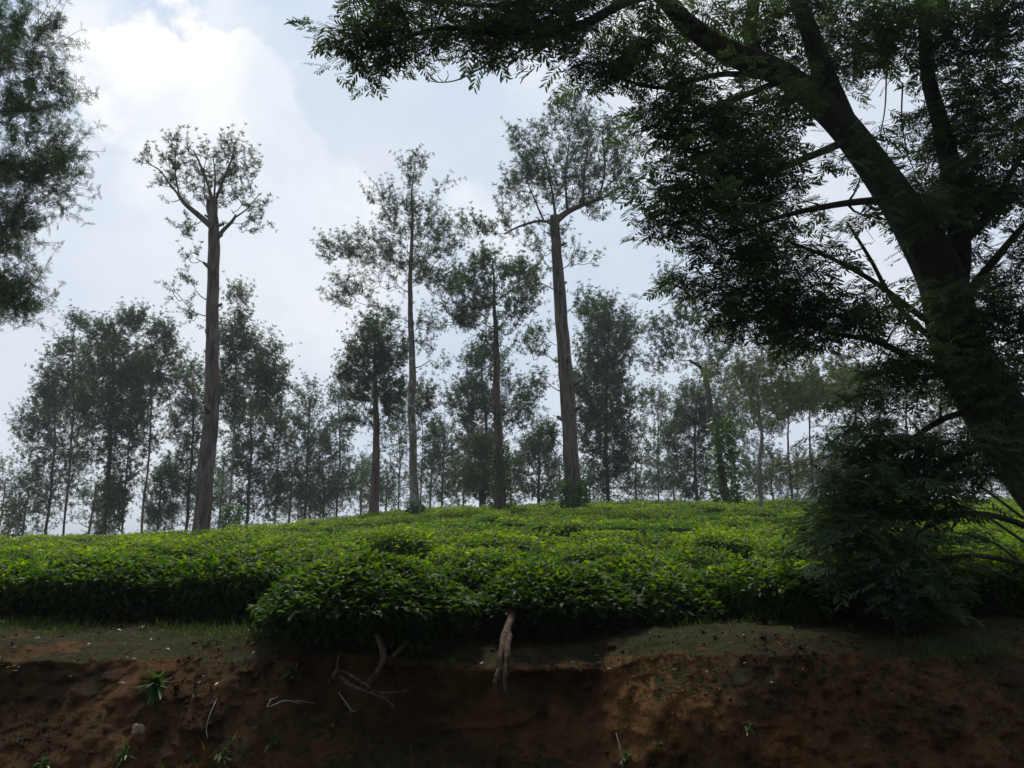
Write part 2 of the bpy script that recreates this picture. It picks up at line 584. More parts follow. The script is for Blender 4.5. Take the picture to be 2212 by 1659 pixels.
def tea_top(x, y):
    x, y = np.broadcast_arrays(np.asarray(x, float), np.asarray(y, float))
    ys = np.maximum(y, 4)
    u = 1106 + FPX * 1.01 * x / ys
    vc = np.interp(u, cu, cv); D = np.interp(u, cu, cD)
    Zc = zat(vc, D)
    s = np.clip((y - YF) / (D - YF), -0.2, 1)
    Z = ZF + (Zc - ZF) * (1 - (1 - s) ** 1.12 if False else s ** 1.06 * (s > 0) + np.where(s > 0, 0, 0))
    over = np.maximum(y - D, 0)
    Z = Z - .0042 * np.minimum(over, 30) ** 2 - .25 * np.maximum(over - 30, 0) * (over < 60) - 7.5 * (over >= 60)
    Z = np.maximum(Z, -4.5)
    Z = Z + .05 * fbm(x * .23, y * .23, 0, 5, 3) * sstep(7, 14, y)
    return Z


def ground(x, y):
    return tea_top(x, y) - TEA_H


def grid(xs, ys, fz):
    X, Y = np.meshgrid(xs, ys, indexing='ij')
    Z = fz(X, Y)
    V = np.stack([X, Y, Z], -1).reshape(-1, 3)
    idx = np.arange(len(V)).reshape(len(xs), len(ys))
    F = np.stack([idx[:-1, :-1], idx[1:, :-1], idx[1:, 1:], idx[:-1, 1:]], -1).reshape(-1, 4)
    return V, F


def sym(a, b, step, far, k=1.25):
    xs = list(np.arange(a, b + 1e-6, step)); d = step
    lo, hi = xs[0], xs[-1]; L, H = [], []
    while hi < far:
        d *= k; hi += d; lo -= d; H.append(hi); L.append(lo)
    return np.array(L[::-1] + xs + H)


xs = sym(-40, 40, .8, 2600)
ys = np.concatenate([np.arange(7.5, 90, .6), 90 * 1.18 ** np.arange(1, 24)])
V, F = grid(xs, ys, lambda X, Y: ground(X, Y) - .06)
tag(mesh_np('hill', V, F, M['hill'], smooth=True), 'low rounded hill of dark earth under the tea bushes', None, None, 'structure')

V, F = grid(sym(-30, 30, 3, 2600), np.concatenate([-np.array([2600, 900, 300, 100, 40, 20, 10, 6.0]), np.arange(-4, 5.3, .5)]), lambda X, Y: -.03 - .12 * np.exp(-((Y - 4.3) / .35) ** 2) + 0 * X)
tag(mesh_np('ground', V, F, M['verge'], smooth=True), None, None, None, 'structure')
V, F = grid(sym(-30, 30, 3, 2600), np.linspace(-3.3, 3.3, 5), lambda X, Y: .02 - .004 * Y * Y * .5 + 0 * X)
tag(mesh_np('road', V, F, M['asphalt'], smooth=True), None, None, None, 'structure')


# cut bank beside the road -------------------------------------------------
def bank_surf(X, S):
    """X along the road, S 0..1 foot -> face -> ledge"""
    zz0 = S * 3
    wav = .1 * fbm(X * .5, 3.3, 0, 8, 3)
    left = sstep(-1.5, -3.0, X)                       # gentler slope on the left
    cav = sstep(-1.5, -.5, X + .15 * fbm(zz0, X * 2, 0, 70, 2)) * sstep(.95, .2, X)   # hollow under the two overhanging bushes
    blk = sstep(.52, .7, X) * sstep(1.9, 1.2, X)
    lipY = 5.95 + wav + .05 * cav - .1 * blk + .12 * left + .15 * sstep(2.3, 3.2, X)
    lipZ = 1.62 + .03 * fbm(X * .8, 1.2, 0, 4, 3) - .03 * left + .03 * blk - .03 * cav
    sk = np.array([0, .12, .62, .74, 1.0])
    footY = 5.2 - .22 * left
    a = np.clip(S / .62, 0, 1)
    yb = footY + (lipY - footY) * (a ** (1.7 - .6 * left))
    zb = (lipZ - .07) * (a ** .95)
    # hollow pushes the middle of the face back
    yb = yb + cav * .26 * np.sin(np.pi * np.clip((a - .45) / .52, 0, 1)) ** .7
    t = np.clip((S - .62) / .38, 0, 1)
    yy = yb + t * (8.6 - lipY)
    zz = zb + .07 * sstep(0, .12, t) + np.where(t > 0, .02 * t, 0) + .04 * sstep(.1, .5, t) * left
    zz = zz - .35 * sstep(.8, 1, t)
    lipn = .5 + .5 * np.clip(fbm(X * 1.6, 7.7, 0, 71, 4), -1, 1)
    lb = np.exp(-((S - .62) / (.05 + .04 * lipn)) ** 2)
    zz = zz - (.015 + .035 * lipn) * lb
    yy = yy + .04 * lb * lipn + .05 * fbm(X * 2.5, 3.1, 0, 72, 3) * lb
    amp = .05 * sstep(0, .1, S) * (1 - .6 * sstep(.62, .72, S)) * (1 + .1 * left)
    n = fbm(X * 2.2, zz * 1.6, yy * 1.5, 21, 5)
    rid = np.abs(fbm(X * 5.5, zz * 1.4, yy, 31, 4))
    fine = fbm(X * 15, zz * 13, yy * 13, 41, 3)
    yy = yy + amp * n + amp * .9 * rid * (1 - .6 * left) + .03 * fine * (S < .64)
    zz = zz + .4 * amp * fbm(X * 3, zz * 3, yy * 3, 51, 4) + .008 * fine + .012 * fbm(X * 9, yy * 9, 0, 61, 3) * (S > .62)
    return yy, zz


xs = sym(-5.2, 5.2, .022, 2400, 1.3)
ss = np.concatenate([np.linspace(0, .2, 8, endpoint=False), np.linspace(.2, .7, 120, endpoint=False), np.linspace(.7, 1, 46)])
X, S = np.meshgrid(xs, ss, indexing='ij')
yy, zz = bank_surf(X, S)
V = np.stack([X, yy, zz], -1).reshape(-1, 3)
idx = np.arange(len(V)).reshape(len(xs), len(ss))
F = np.stack([idx[:-1, :-1], idx[1:, :-1], idx[1:, 1:], idx[:-1, 1:]], -1).reshape(-1, 4)
tag(mesh_np('bank', V, F, M['soil'], smooth=True), 'steep red earth road bank with mossy ledge', None, None, 'structure')

BX, BS = np.meshgrid(np.linspace(-5.2, 5.2, 420), np.linspace(0.2, .95, 220), indexing='ij')
BY, BZ = bank_surf(BX, BS)


def on_bank(u, v):
    """point of the bank surface seen at that pixel"""
    uu = 1106 + FPX * BX / (BY * math.cos(PITCH) + (BZ - EYE) * math.sin(PITCH))
    vv = 829.5 - FPX * ((BZ - EYE) * math.cos(PITCH) - BY * math.sin(PITCH)) / (BY * math.cos(PITCH) + (BZ - EYE) * math.sin(PITCH))
    d = (uu - u) ** 2 + (vv - v) ** 2
    c = d < 150
    if not c.any(): c = d <= d.min() + 1
    k = np.argmin(np.where(c, BY, 99))
    return np.array((BX.flat[k], BY.flat[k], BZ.flat[k]))


def ledge_z(x, y):
    k = np.argmin((BX - x) ** 2 + (BY - y) ** 2 + (BS < .6) * 9)
    return BZ.flat[k]


# ------------------------------------------------------------------ tree builder
def grow(trunk, trunk_r, clumps, twig_r=.006, kmax=.55, rise=.5, seed=0, limbs=()):
    """connect every clump centre to the nearest wood below it; returns branch lines"""
    g = np.random.default_rng(seed)
    pts = [trunk]; rad = [trunk_r]
    for lp, lr in limbs:
        pts.append(lp); rad.append(lr)
    P_, R_ = np.concatenate(pts), np.concatenate(rad)
    lines = []
    allw = P_.copy()
    d0 = np.array([np.min(np.linalg.norm(allw - c, axis=1)) for c in clumps])
    for ci in np.argsort(d0):
        c = clumps[ci]
        dv = c - P_
        dist = np.linalg.norm(dv, axis=1)
        hor = np.linalg.norm(dv[:, :2], axis=1)
        pen = dist + rise * np.maximum(hor * .5 - dv[:, 2], 0) * 1.3 + .0
        k = np.argmin(pen)
        a = P_[k]; L = dist[k]
        if L < .03: continue
        n = max(4, min(9, int(L / .3) + 3))
        t = np.linspace(0, 1, n)[:, None]
        bow = np.array((0, 0, 1.0)) * (-.10 * L) + g.normal(size=3) * .05 * L
        ln = a + (c - a) * t + bow * np.sin(np.pi * t) + g.normal(size=(n, 3)) * .018 * L * np.sin(np.pi * t)
        r0 = max(twig_r, min(R_[k] * kmax, .013 + .02 * L))
        rr = r0 + (twig_r - r0) * t[:, 0] ** .8
        lines.append((ln, rr))
        P_ = np.vstack([P_, ln[1:]]); R_ = np.concatenate([R_, rr[1:]])
    return lines


def in_ellipsoids(zones, Y, seed, gap=-.3, gapsz=.6):
    """zones (u, v, ru, rv, n[, dY, ry]) in photo pixels at distance Y -> clump centres"""
    g = np.random.default_rng(seed)
    out = []
    for z in zones:
        u, v, ru, rv, n = z[:5]
        dY = z[5] if len(z) > 5 else 0
        YY = Y + dY
        c = P(u, v, YY); rx = ru / FPX * YY; rz = rv / FPX * YY
        ry = z[6] if len(z) > 6 else min(rx, 3.0) * .9
        q = g.normal(size=(n, 3)); q = norm(q) * (g.uniform(.12, 1, (n, 1)) ** .42)
        lump = 1 + .38 * vnoise(q[:, 0] * 2.2 + u, q[:, 1] * 2.2, q[:, 2] * 2.2 + v, 31)
        p_ = c + q * (rx, ry, rz) * lump[:, None]
        keep = vnoise(p_[:, 0] / gapsz, p_[:, 1] / gapsz, p_[:, 2] / gapsz, 37) > gap
        out.append(p_[keep] if keep.sum() > 1 else p_)
    return np.concatenate(out)


def rosettes(clumps, per, rad, size, seed, tmpl, up=.7, outward=None, flat=.8):
    g = np.random.default_rng(seed)
    n = len(clumps)
    cnt = np.maximum(1, (per * g.uniform(.5, 1.5, n)).astype(int))
    c = np.repeat(clumps, cnt, axis=0)
    q = g.normal(size=c.shape) * rad * (1, 1, flat)
    pos = c + q
    d = norm(q) * .8 + g.normal(size=c.shape) * .35 + (0, 0, up)
    if outward is not None:
        ow = c - outward; ow[:, 2] = 0
        d = d + norm(ow) * .6
    Mx = frames(d, g.normal(size=c.shape))
    sc = size * g.uniform(.65, 1.2, len(pos))
    tint = np.clip(g.normal(.45, .22, len(pos)) + .12 * vnoise(pos[:, 0] * 1.5, pos[:, 1] * 1.5, pos[:, 2] * 1.5, 3), 0, 1)
    k = g.integers(0, len(tmpl), len(pos))
    return join([scatter(T[0], T[1], pos[k == i], Mx[k == i], sc[k == i], tint[k == i]) for i, T in enumerate(tmpl) if (k == i).any()])


def crown_mesh(root, Vl, Fl, tl, leaf, Vb, Fb, bark, org):
    """leaves and the twigs that carry them as one mesh, two materials"""
    Vb = np.concatenate([Vb]); F = {}
    for f in Fl: F.setdefault(f.shape[1], []).append((f, 0))
    for f in Fb: F.setdefault(f.shape[1], []).append((f + len(Vl), 1))
    Fs, mi = [], []
    for k_, lst in F.items():
        Fs.append(np.concatenate([a for a, b in lst]))
        mi.append(np.concatenate([np.full(len(a), b) for a, b in lst]))
    return mesh_np('crown', np.concatenate([Vl, Vb]) - org, Fs, None, root, tint=np.concatenate([tl, np.zeros(len(Vb))]),
                   mats=[M[leaf], M[bark]], mat_idx=np.concatenate(mi))


def sprays(clumps, shoots, rad, size, seed, tmpl, up=.9, centre=None, per=4):
    """leafy shoots: every clump sends out a few twigs set with whorls of leaves"""
    g = np.random.default_rng(seed)
    n = len(clumps)
    cnt = np.maximum(1, np.floor(shoots * g.uniform(.5, 1.5, n) + g.uniform(0, 1, n)).astype(int))
    c = np.repeat(clumps, cnt, axis=0)
    m = len(c)
    d = g.normal(size=(m, 3)) * .75 + (0, 0, up)
    if centre is not None:
        ow = c - centre; ow[:, 2] *= .3
        d = d + norm(ow) * .55
    d = norm(d)
    L = rad * g.uniform(.9, 2.3, m)
    start = c + g.normal(size=(m, 3)) * rad * .25
    bend = g.normal(size=(m, 3)) * .12 + (0, 0, .12)
    def at(t): return start + d * (L * t)[:, None] + bend * (L * t * t)[:, None]
    # thin three-sided twigs
    w = .0035 + .0018 * size / .2
    s1 = norm(np.cross(d, g.normal(size=(m, 3)))); s2 = np.cross(d, s1)
    rings = []
    for t, ww in ((0., 1.3), (.5, 1.), (1., .6)):
        p = at(np.full(m, t))
        rings.append(np.stack([p + (s1 * math.cos(a) + s2 * math.sin(a)) * w * ww for a in (0, 2.09, 4.19)], 1))
    V = np.stack(rings, 1).reshape(-1, 3)
    q = []
    for r_ in range(2):
        for k in range(3):
            k2 = (k + 1) % 3
            q.append([r_ * 3 + k, r_ * 3 + k2, r_ * 3 + 3 + k2, r_ * 3 + 3 + k])
    Ft = (np.array(q)[None] + (np.arange(m) * 9)[:, None, None]).reshape(-1, 4)
    base = np.clip(g.normal(.42, .2, m), 0, 1)
    out = []
    for k in range(per):
        t = np.clip((k + .6 + g.uniform(-.35, .35, m)) / per, .1, 1) if k < per - 1 else np.ones(m)
        pos = at(t)
        ax = norm(d + bend + g.normal(size=(m, 3)) * (.1 if k == per - 1 else .38))
        sc = size * (1.05 - .3 * t) * g.uniform(.75, 1.2, m)
        ti = np.clip(base + .12 * t + g.normal(0, .1, m), 0, 1)
        T = tmpl[k % len(tmpl)]
        out.append(scatter(T[0], T[1], pos, frames(ax, g.normal(size=(m, 3))), sc, ti))
    Vl, Fl, tl = join(out)
    return Vl, Fl, tl, V, Ft


def make_tree(name, label, cat, base_uY, trunk_pts, r0, r1, zones, per=9, rad=.3, size=.2, tmpl=None, leaf='oak_leaf', bark='bark',
              group=None, limbs=(), seed=0, up=.7, stubs=0, flare=1.25, rough=.14, twig_r=.006, base_z=None, sink=.05):
    """trunk_pts: (u, v[, dY]) going up from the ground line, Y the forward distance of the base"""
    u0, Y = base_uY
    bx = (u0 - 1106) / FPX * Y * 1.01
    bz = float(ground(bx, Y)) if base_z is None else base_z
    base = np.array((bx, Y, bz - sink))
    tp = [base] + [P(q[0], q[1], Y + (q[2] if len(q) > 2 else 0)) for q in trunk_pts]
    L = np.linalg.norm(tp[-1] - tp[0])
    n = max(10, int(L / .22))
    tr = spline(tp, n)
    t = np.linspace(0, 1, n)
    g = np.random.default_rng(seed + 900)
    tr = tr + np.stack([.022 * fbm(t * 9, 0, 0, seed + 5, 2), .022 * fbm(t * 9, 4, 0, seed + 6, 2), 0 * t], -1) * (L / 6)
    tr[0] = base
    rr = r0 + (r1 - r0) * t
    rr = rr * (1 + (flare - 1) * np.exp(-t * L / .25))
    root = empty(name, base + (0, 0, sink), label, cat, group)
    lim = []
    for lp, la, lb in limbs:
        q = spline([P(a[0], a[1], Y + (a[2] if len(a) > 2 else 0)) for a in lp], 14)
        lim.append((q, np.linspace(la, lb, 14)))
    woods = [(tr, rr)]
    # knots and broken stubs on the stem
    for i in range(stubs):
        k = int(g.uniform(.15, .97) * n); a = g.uniform(0, 6.28)
        d = np.array((math.cos(a), math.sin(a), .5)); ln = g.uniform(.6, 1.6) * rr[k] + .05
        q = tr[k] + np.outer(np.linspace(0, 1, 4), d) * (rr[k] * .7 + ln)
        woods.append((q, np.linspace(rr[k] * .38, rr[k] * .22, 4)))
    if L > 1:
        Vt, Ft = tubes(woods, 8, rough, seed)
    else:
        Vt, Ft = tubes(woods, 6, rough, seed)
    for q, ra in lim:
        Vq, Fq = tubes([(q, ra)], 8, rough, seed + 2)
        mesh_np('limb', Vq - np.array(root.location), Fq, M[bark], root, smooth=True)
    mesh_np('trunk', Vt - np.array(root.location), Ft, M[bark], root, smooth=True)
    cl = in_ellipsoids([tuple(z[:4]) + (int(z[4] * 2.3 + .5),) + tuple(z[5:]) for z in zones], Y, seed + 3)
    br = grow(tr[int(n * .12):], rr[int(n * .12):], cl, twig_r=twig_r, seed=seed, limbs=lim)
    Vb, Fb = tubes(br, 6, 0, seed, cap=False)
    Vl, Fl, tl, Vt, Ft = sprays(cl, per / 8.5, rad * 1.15, size, seed + 7, tmpl or ROS, up, tr[n // 2])
    Fb = [np.concatenate([f, Ft + len(Vb)]) if f.shape[1] == 4 else f for f in Fb]
    Vb = np.concatenate([Vb, Vt])
    crown_mesh(root, Vl, Fl, tl, leaf, Vb, Fb, bark, np.array(root.location))
    return root, tr, rr


OAKS = 'silver oak trees standing in the tea field'
FAR = 'dense trees beyond the crest of the tea field'

# --- four tall foreground silver oaks ---------------------------------------
make_tree('silver_oak', 'tall pollarded tree with thick bare trunk and small sparse crown, left of centre', 'tree',
          (445, 27), [(452, 900), (458, 700), (463, 520), (461, 430)], .245, .13,
          [(380, 340, 45, 35, 8), (450, 375, 65, 50, 26), (455, 425, 55, 22, 7), (520, 390, 55, 55, 14), (490, 330, 30, 30, 6), (380, 400, 40, 45, 9), (540, 450, 45, 45, 9),
           (400, 490, 25, 25, 4), (395, 620, 35, 30, 6), (540, 500, 30, 20, 4), (320, 350, 22, 10, 3), (505, 310, 12, 12, 2), (370, 300, 12, 12, 2), (540, 350, 15, 20, 3), (420, 560, 20, 15, 2), (415, 680, 18, 25, 3)],
          per=8, rad=.22, size=.17, tmpl=[ROS[0], FW[0], ROS[1]], bark='bark_red', group=OAKS, seed=1, stubs=9, twig_r=.012, flare=1.1,
          limbs=[([(461, 440), (448, 395), (430, 350), (418, 325)], .05, .02), ([(463, 440), (482, 390), (500, 345), (506, 315)], .05, .018), ([(385, 420), (365, 395), (345, 368), (318, 352)], .035, .014), ([(388, 425), (378, 370), (380, 320)], .03, .014), ([(508, 470), (535, 450), (560, 420)], .03, .012), ([(462, 435), (465, 380), (460, 340)], .035, .015), ([(458, 490), (430, 465), (400, 440), (385, 420)], .1, .05), ([(463, 525), (480, 500), (500, 480), (510, 465)], .08, .04), ([(455, 470), (449, 450), (450, 430)], .06, .05)])
make_tree('silver_oak', 'tall thick-trunked tree with crooked bare limb and vine-clad foot, just right of centre', 'tree',
          (1240, 30), [(1228, 900), (1215, 700), (1205, 560), (1198, 465)], .27, .155,
          [(1180, 350, 75, 95, 60, 0, 1.3), (1260, 320, 80, 90, 60, 0, 1.3), (1230, 420, 70, 40, 26, 0, 1.0), (1330, 320, 50, 60, 26, 0, 1.0), (1210, 240, 40, 25, 10), (1110, 420, 40, 40, 14), (1150, 400, 70, 50, 28), (1330, 400, 50, 60, 22), (1240, 230, 50, 30, 14), (1290, 350, 50, 70, 24), (1120, 300, 30, 30, 8), (1080, 490, 60, 30, 18),
           (1020, 500, 35, 20, 8), (1180, 530, 60, 50, 14), (1250, 560, 40, 35, 9), (1150, 620, 35, 50, 14), (1260, 660, 25, 50, 8), (1170, 740, 35, 40, 12), (1155, 850, 30, 50, 12), (1180, 940, 25, 40, 8), (1280, 460, 30, 20, 6)],
          per=10, rad=.27, size=.18, tmpl=[ROS[0], FW[0], ROS[2]], bark='bark_red', group=OAKS, seed=2, stubs=8, twig_r=.012,
          limbs=[([(1260, 442), (1262, 380), (1272, 300)], .05, .018), ([(1292, 434), (1306, 370), (1302, 290)], .045, .018), ([(1200, 468), (1190, 400), (1172, 320)], .05, .018), ([(1225, 460), (1222, 380), (1232, 290)], .05, .018), ([(1175, 478), (1150, 420), (1125, 360)], .035, .014), ([(1198, 480), (1225, 458), (1260, 442), (1300, 428)], .13, .05), ([(1195, 480), (1160, 478), (1120, 490), (1090, 505)], .06, .03)])
make_tree('silver_oak', 'slender pale-barked tree with broad airy crown of branches spreading high above the tea', 'tree',
          (900, 32), [(892, 850), (886, 650), (890, 480), (895, 350)], .16, .012,
          [(893, 370, 30, 45, 24), (830, 430, 45, 25, 18), (940, 410, 28, 25, 12), (880, 470, 70, 40, 36), (730, 545, 45, 25, 18), (800, 540, 70, 40, 44), (940, 520, 60, 50, 44), (880, 590, 90, 40, 50),
           (760, 630, 50, 30, 24), (960, 620, 40, 40, 20), (830, 680, 40, 25, 12), (920, 700, 30, 20, 8), (945, 790, 25, 15, 5), (920, 740, 25, 20, 5), (915, 850, 20, 15, 4)],
          per=10, rad=.26, size=.17, tmpl=[ROS[0], FW[1], ROS[1], ROS[2]], bark='bark_pale', group=OAKS, seed=3, stubs=4, twig_r=.012)
make_tree('silver_oak', 'dark-trunked tree with ragged crown between the slender pale tree and the thick trunk', 'tree',
          (1083, 34), [(1078, 950), (1073, 800), (1068, 680), (1065, 560)], .22, .02,
          [(1060, 600, 60, 40, 34), (1130, 600, 50, 40, 24), (1000, 620, 45, 40, 24), (1060, 680, 90, 50, 56), (990, 680, 45, 30, 18), (1130, 680, 40, 60, 24), (1050, 560, 30, 20, 9), (1070, 750, 40, 40, 14)],
          per=14, rad=.27, size=.2, bark='bark', group=OAKS, seed=4, stubs=6, twig_r=.012)
make_tree('silver_oak', 'straight tree with dark trunk and compact pointed crown left of the slender pale tree', 'tree',
          (812, 37), [(812, 950), (811, 820), (808, 690)], .2, .02,
          [(805, 715, 28, 35, 22), (800, 780, 60, 50, 70), (830, 850, 65, 50, 60), (770, 830, 40, 40, 28), (850, 760, 35, 40, 22), (800, 900, 50, 30, 20)],
          per=18, rad=.3, size=.2, bark='bark', group=OAKS, seed=5, twig_r=.008)
make_tree('silver_oak', 'tree with bent dark limb and open feathery crown, its lower trunk wrapped in climbing leaves', 'tree',
          (1565, 36), [(1548, 950), (1530, 850), (1518, 800), (1490, 778)], .14, .06,
          [(1460, 620, 45, 35, 22), (1430, 720, 45, 40, 26), (1500, 680, 50, 50, 30), (1470, 760, 60, 35, 28), (1560, 730, 50, 50, 28), (1540, 800, 50, 30, 18), (1420, 790, 30, 30, 10), (1590, 660, 40, 40, 14)],
          per=12, rad=.28, size=.19, bark='bark', group=OAKS, seed=6, twig_r=.008)
make_tree('silver_oak', 'tree with slim leaning whitish trunk and flat olive-green crown on the right of the field', 'tree',
          (1632, 27), [(1640, 1020), (1644, 930), (1635, 820), (1650, 740)], .075, .025,
          [(1640, 810, 70, 50, 50, 1, 1.6), (1720, 790, 90, 60, 66, 1, 2.0), (1790, 840, 80, 55, 50, 1, 1.8), (1690, 875, 95, 45, 40, 1, 1.8), (1560, 830, 50, 40, 20, 1, 1.4), (1840, 800, 50, 50, 22, 1), (1640, 740, 30, 20, 6)],
          per=16, rad=.22, size=.15, leaf='olive_leaf', bark='bark_pale', group=OAKS, seed=7, twig_r=.005)

# --- leaning edge tree on the left, close by --------------------------------
make_tree('silver_oak', 'nearby silver oak whose feathery grey-green boughs hang in from the left edge of the picture', 'tree',
          (-330, 13), [(-300, 700), (-270, 300), (-250, 0), (-230, -300)], .24, .12,
          [(-42, 60, 127, 90, 68, 0, 1.0), (38, 180, 93, 60, 43, 0, .8), (-2, 260, 102, 50, 37, 0, .8), (-62, 360, 93, 50, 31, 0, .8), (128, 335, 42, 14, 12, 0, .4), (78, 385, 68, 50, 31, 0, .8),
           (-42, 500, 93, 70, 50, 0, .8), (38, 470, 34, 30, 7, 0, .5), (-42, 620, 110, 50, 37, 0, .8), (28, 660, 42, 30, 10, 0, .4), (-72, 720, 59, 30, 10, 0, .5), (78, 60, 25, 50, 9, 0, .5), (-172, 200, 102, 300, 50, 0, 1.2)],
          per=6.5, rad=.24, size=.15, tmpl=FW, group=OAKS, seed=8, twig_r=.005, up=.35)

# --- trees beyond the crest --------------------------------------------------
far_specs = [
    # u, Y, top v, trunk r, zones, leaf, label
    (8, 60, 1040, .1, [(5, 1040, 35, 40, 20), (20, 1090, 25, 40, 12)], 'oak_leaf', 'low dark tree at the far left end of the row'),
    (118, 52, 870, .16, [(120, 890, 50, 40, 34), (80, 930, 50, 40, 34), (130, 990, 70, 70, 80), (100, 1060, 50, 50, 30)], 'oak_leaf', 'broad dark tree sloping down to the left end of the row'),
    (156, 48, 700, .13, [(165, 710, 20, 30, 12), (150, 780, 45, 45, 28), (130, 850, 50, 50, 40), (185, 870, 40, 70, 40)], 'oak_leaf', 'tree with narrow spire top near the left end of the row'),
    (246, 46, 700, .22, [(225, 735, 35, 40, 26), (285, 700, 28, 30, 18), (260, 800, 75, 60, 90), (230, 890, 80, 60, 90), (250, 970, 60, 60, 50), (245, 1060, 35, 60, 36)], 'oak_leaf', 'largest dense tree of the left group, leafy down to its foot'),
    (280, 47, 800, .1, [(300, 820, 45, 50, 30), (290, 900, 35, 40, 18)], 'oak_leaf', 'tree with thin bare stem just right of the largest dense tree'),
    (322, 45, 760, .12, [(345, 735, 35, 30, 18), (350, 800, 45, 40, 28), (330, 880, 50, 40, 26), (370, 770, 25, 15, 6), (330, 950, 30, 30, 10)], 'oak_leaf', 'tree with bare dark stem and loose crown left of the thick bare trunk'),
    (352, 50, 1020, .1, [(350, 1050, 36, 40, 40), (350, 1110, 32, 40, 30)], 'vine_leaf', 'short leafy green tree left of the thick bare trunk'),
    (415, 50, 820, .16, [(410, 840, 35, 50, 30), (405, 920, 40, 60, 40), (400, 1010, 40, 60, 36), (420, 1080, 30, 40, 16)], 'oak_leaf', 'dark tree partly hidden behind the thick bare trunk'),
    (507, 42, 680, .11, [(515, 670, 28, 45, 18), (500, 730, 45, 30, 20), (540, 780, 65, 50, 60), (510, 850, 70, 60, 70), (580, 840, 35, 50, 24)], 'oak_leaf', 'pale-stemmed tree with domed crown right of the thick bare trunk'),
    (545, 52, 860, .18, [(540, 920, 55, 60, 70), (550, 1010, 55, 60, 60), (560, 1080, 50, 50, 30)], 'oak_leaf', 'dense low tree under the domed crown'),
    (603, 50, 860, .09, [(600, 900, 30, 50, 18), (600, 970, 25, 50, 14), (605, 1060, 15, 50, 14)], 'oak_leaf', 'thin upright tree in the gap right of the domed crown'),
    (668, 52, 860, .14, [(665, 870, 30, 40, 18), (660, 940, 50, 45, 40), (670, 1020, 60, 60, 60), (680, 1090, 50, 30, 24)], 'oak_leaf', 'conical dark tree in the middle of the left half of the row'),
    (733, 54, 860, .14, [(735, 880, 35, 45, 24), (725, 950, 35, 50, 28), (735, 1040, 30, 60, 24)], 'oak_leaf', 'narrow dark tree left of the compact pointed crown'),
    (862, 58, 930, .1, [(860, 940, 45, 50, 30), (860, 1030, 50, 50, 22), (780, 1040, 45, 40, 20)], 'oak_leaf', 'thin open tree seen between the two stems left of centre'),
    (908, 40, 880, .055, [(915, 870, 20, 35, 10), (925, 930, 25, 30, 10)], 'oak_leaf', 'very thin dark tree close beside the slender pale trunk'),
    (955, 56, 930, .14, [(950, 950, 40, 35, 26), (960, 1000, 55, 40, 46), (980, 1050, 45, 25, 16)], 'oak_leaf', 'rounded dark tree just right of the slender pale trunk'),
    (1045, 48, 780, .2, [(1045, 800, 50, 45, 56), (1030, 870, 60, 50, 70), (1110, 880, 45, 50, 34), (1040, 960, 50, 50, 44)], 'oak_leaf', 'dense oval tree standing behind the ragged dark-trunked tree'),
    (1038, 45, 950, .18, [(1045, 980, 28, 40, 30), (1040, 1040, 30, 40, 36), (1065, 1040, 35, 40, 24)], 'olive_leaf', 'trunk cloaked in olive leaves left of the ragged tree foot'),
    (1160, 52, 930, .18, [(1160, 950, 40, 40, 46), (1155, 1010, 50, 50, 60), (1165, 1060, 35, 25, 20)], 'oak_leaf', 'small dense oval tree just left of the thick dark trunk'),
    (1312, 46, 680, .2, [(1300, 690, 50, 40, 40), (1310, 760, 65, 60, 90), (1300, 850, 70, 60, 110), (1310, 940, 65, 60, 90), (1320, 1020, 55, 50, 44), (1350, 720, 25, 40, 12)], 'oak_leaf', 'very dense columnar tree right of the thick dark trunk'),
    (1418, 56, 870, .11, [(1415, 880, 35, 50, 26), (1410, 960, 40, 50, 24), (1430, 1030, 45, 40, 22)], 'oak_leaf', 'open thin tree between the columnar tree and the bent-limbed tree'),
    (1500, 50, 860, .2, [(1500, 880, 50, 50, 56), (1480, 950, 50, 50, 50), (1500, 1030, 50, 50, 44), (1550, 930, 40, 60, 34)], 'oak_leaf', 'dense dark tree behind the bent-limbed tree'),
    (1590, 56, 950, .1, [(1590, 960, 35, 50, 22), (1600, 1040, 40, 40, 18), (1600, 850, 55, 45, 44), (1570, 900, 40, 40, 22)], 'olive_leaf', 'small open tree just left of the leaning whitish trunk'),
    (1668, 50, 980, .1, [(1665, 1010, 45, 45, 24), (1660, 900, 50, 50, 34)], 'oak_leaf', 'small tree just right of the leaning whitish trunk'),
    (1705, 40, 850, .12, [(1700, 870, 50, 40, 30), (1720, 1010, 45, 40, 14)], 'olive_leaf', 'dark crooked stem under the flat olive crown, left of two'),
    (1750, 41, 850, .12, [(1760, 870, 60, 40, 34), (1770, 1020, 45, 40, 16)], 'olive_leaf', 'dark forked stem under the flat olive crown, right of two'),
    (1850, 46, 850, .14, [(1850, 850, 60, 60, 60), (1840, 960, 60, 60, 40), (1830, 1040, 50, 40, 22)], 'oak_leaf', 'tree half hidden behind the drooping fronds right of the flat olive crown'),
    (1960, 48, 830, .15, [(1960, 840, 70, 60, 50), (1970, 950, 60, 60, 36), (1960, 1040, 60, 40, 24)], 'oak_leaf', 'tree glimpsed through the fronds left of the big leaning trunk'),
    (2090, 50, 860, .15, [(2080, 900, 70, 60, 44), (2090, 1010, 60, 50, 26)], 'oak_leaf', 'tree glimpsed under the arch of the big leaning trunk'),
    (2210, 50, 860, .15, [(2200, 900, 70, 80, 44), (2210, 1020, 60, 50, 26)], 'oak_leaf', 'tree at the far right end of the row behind the leaning trunk'),
]
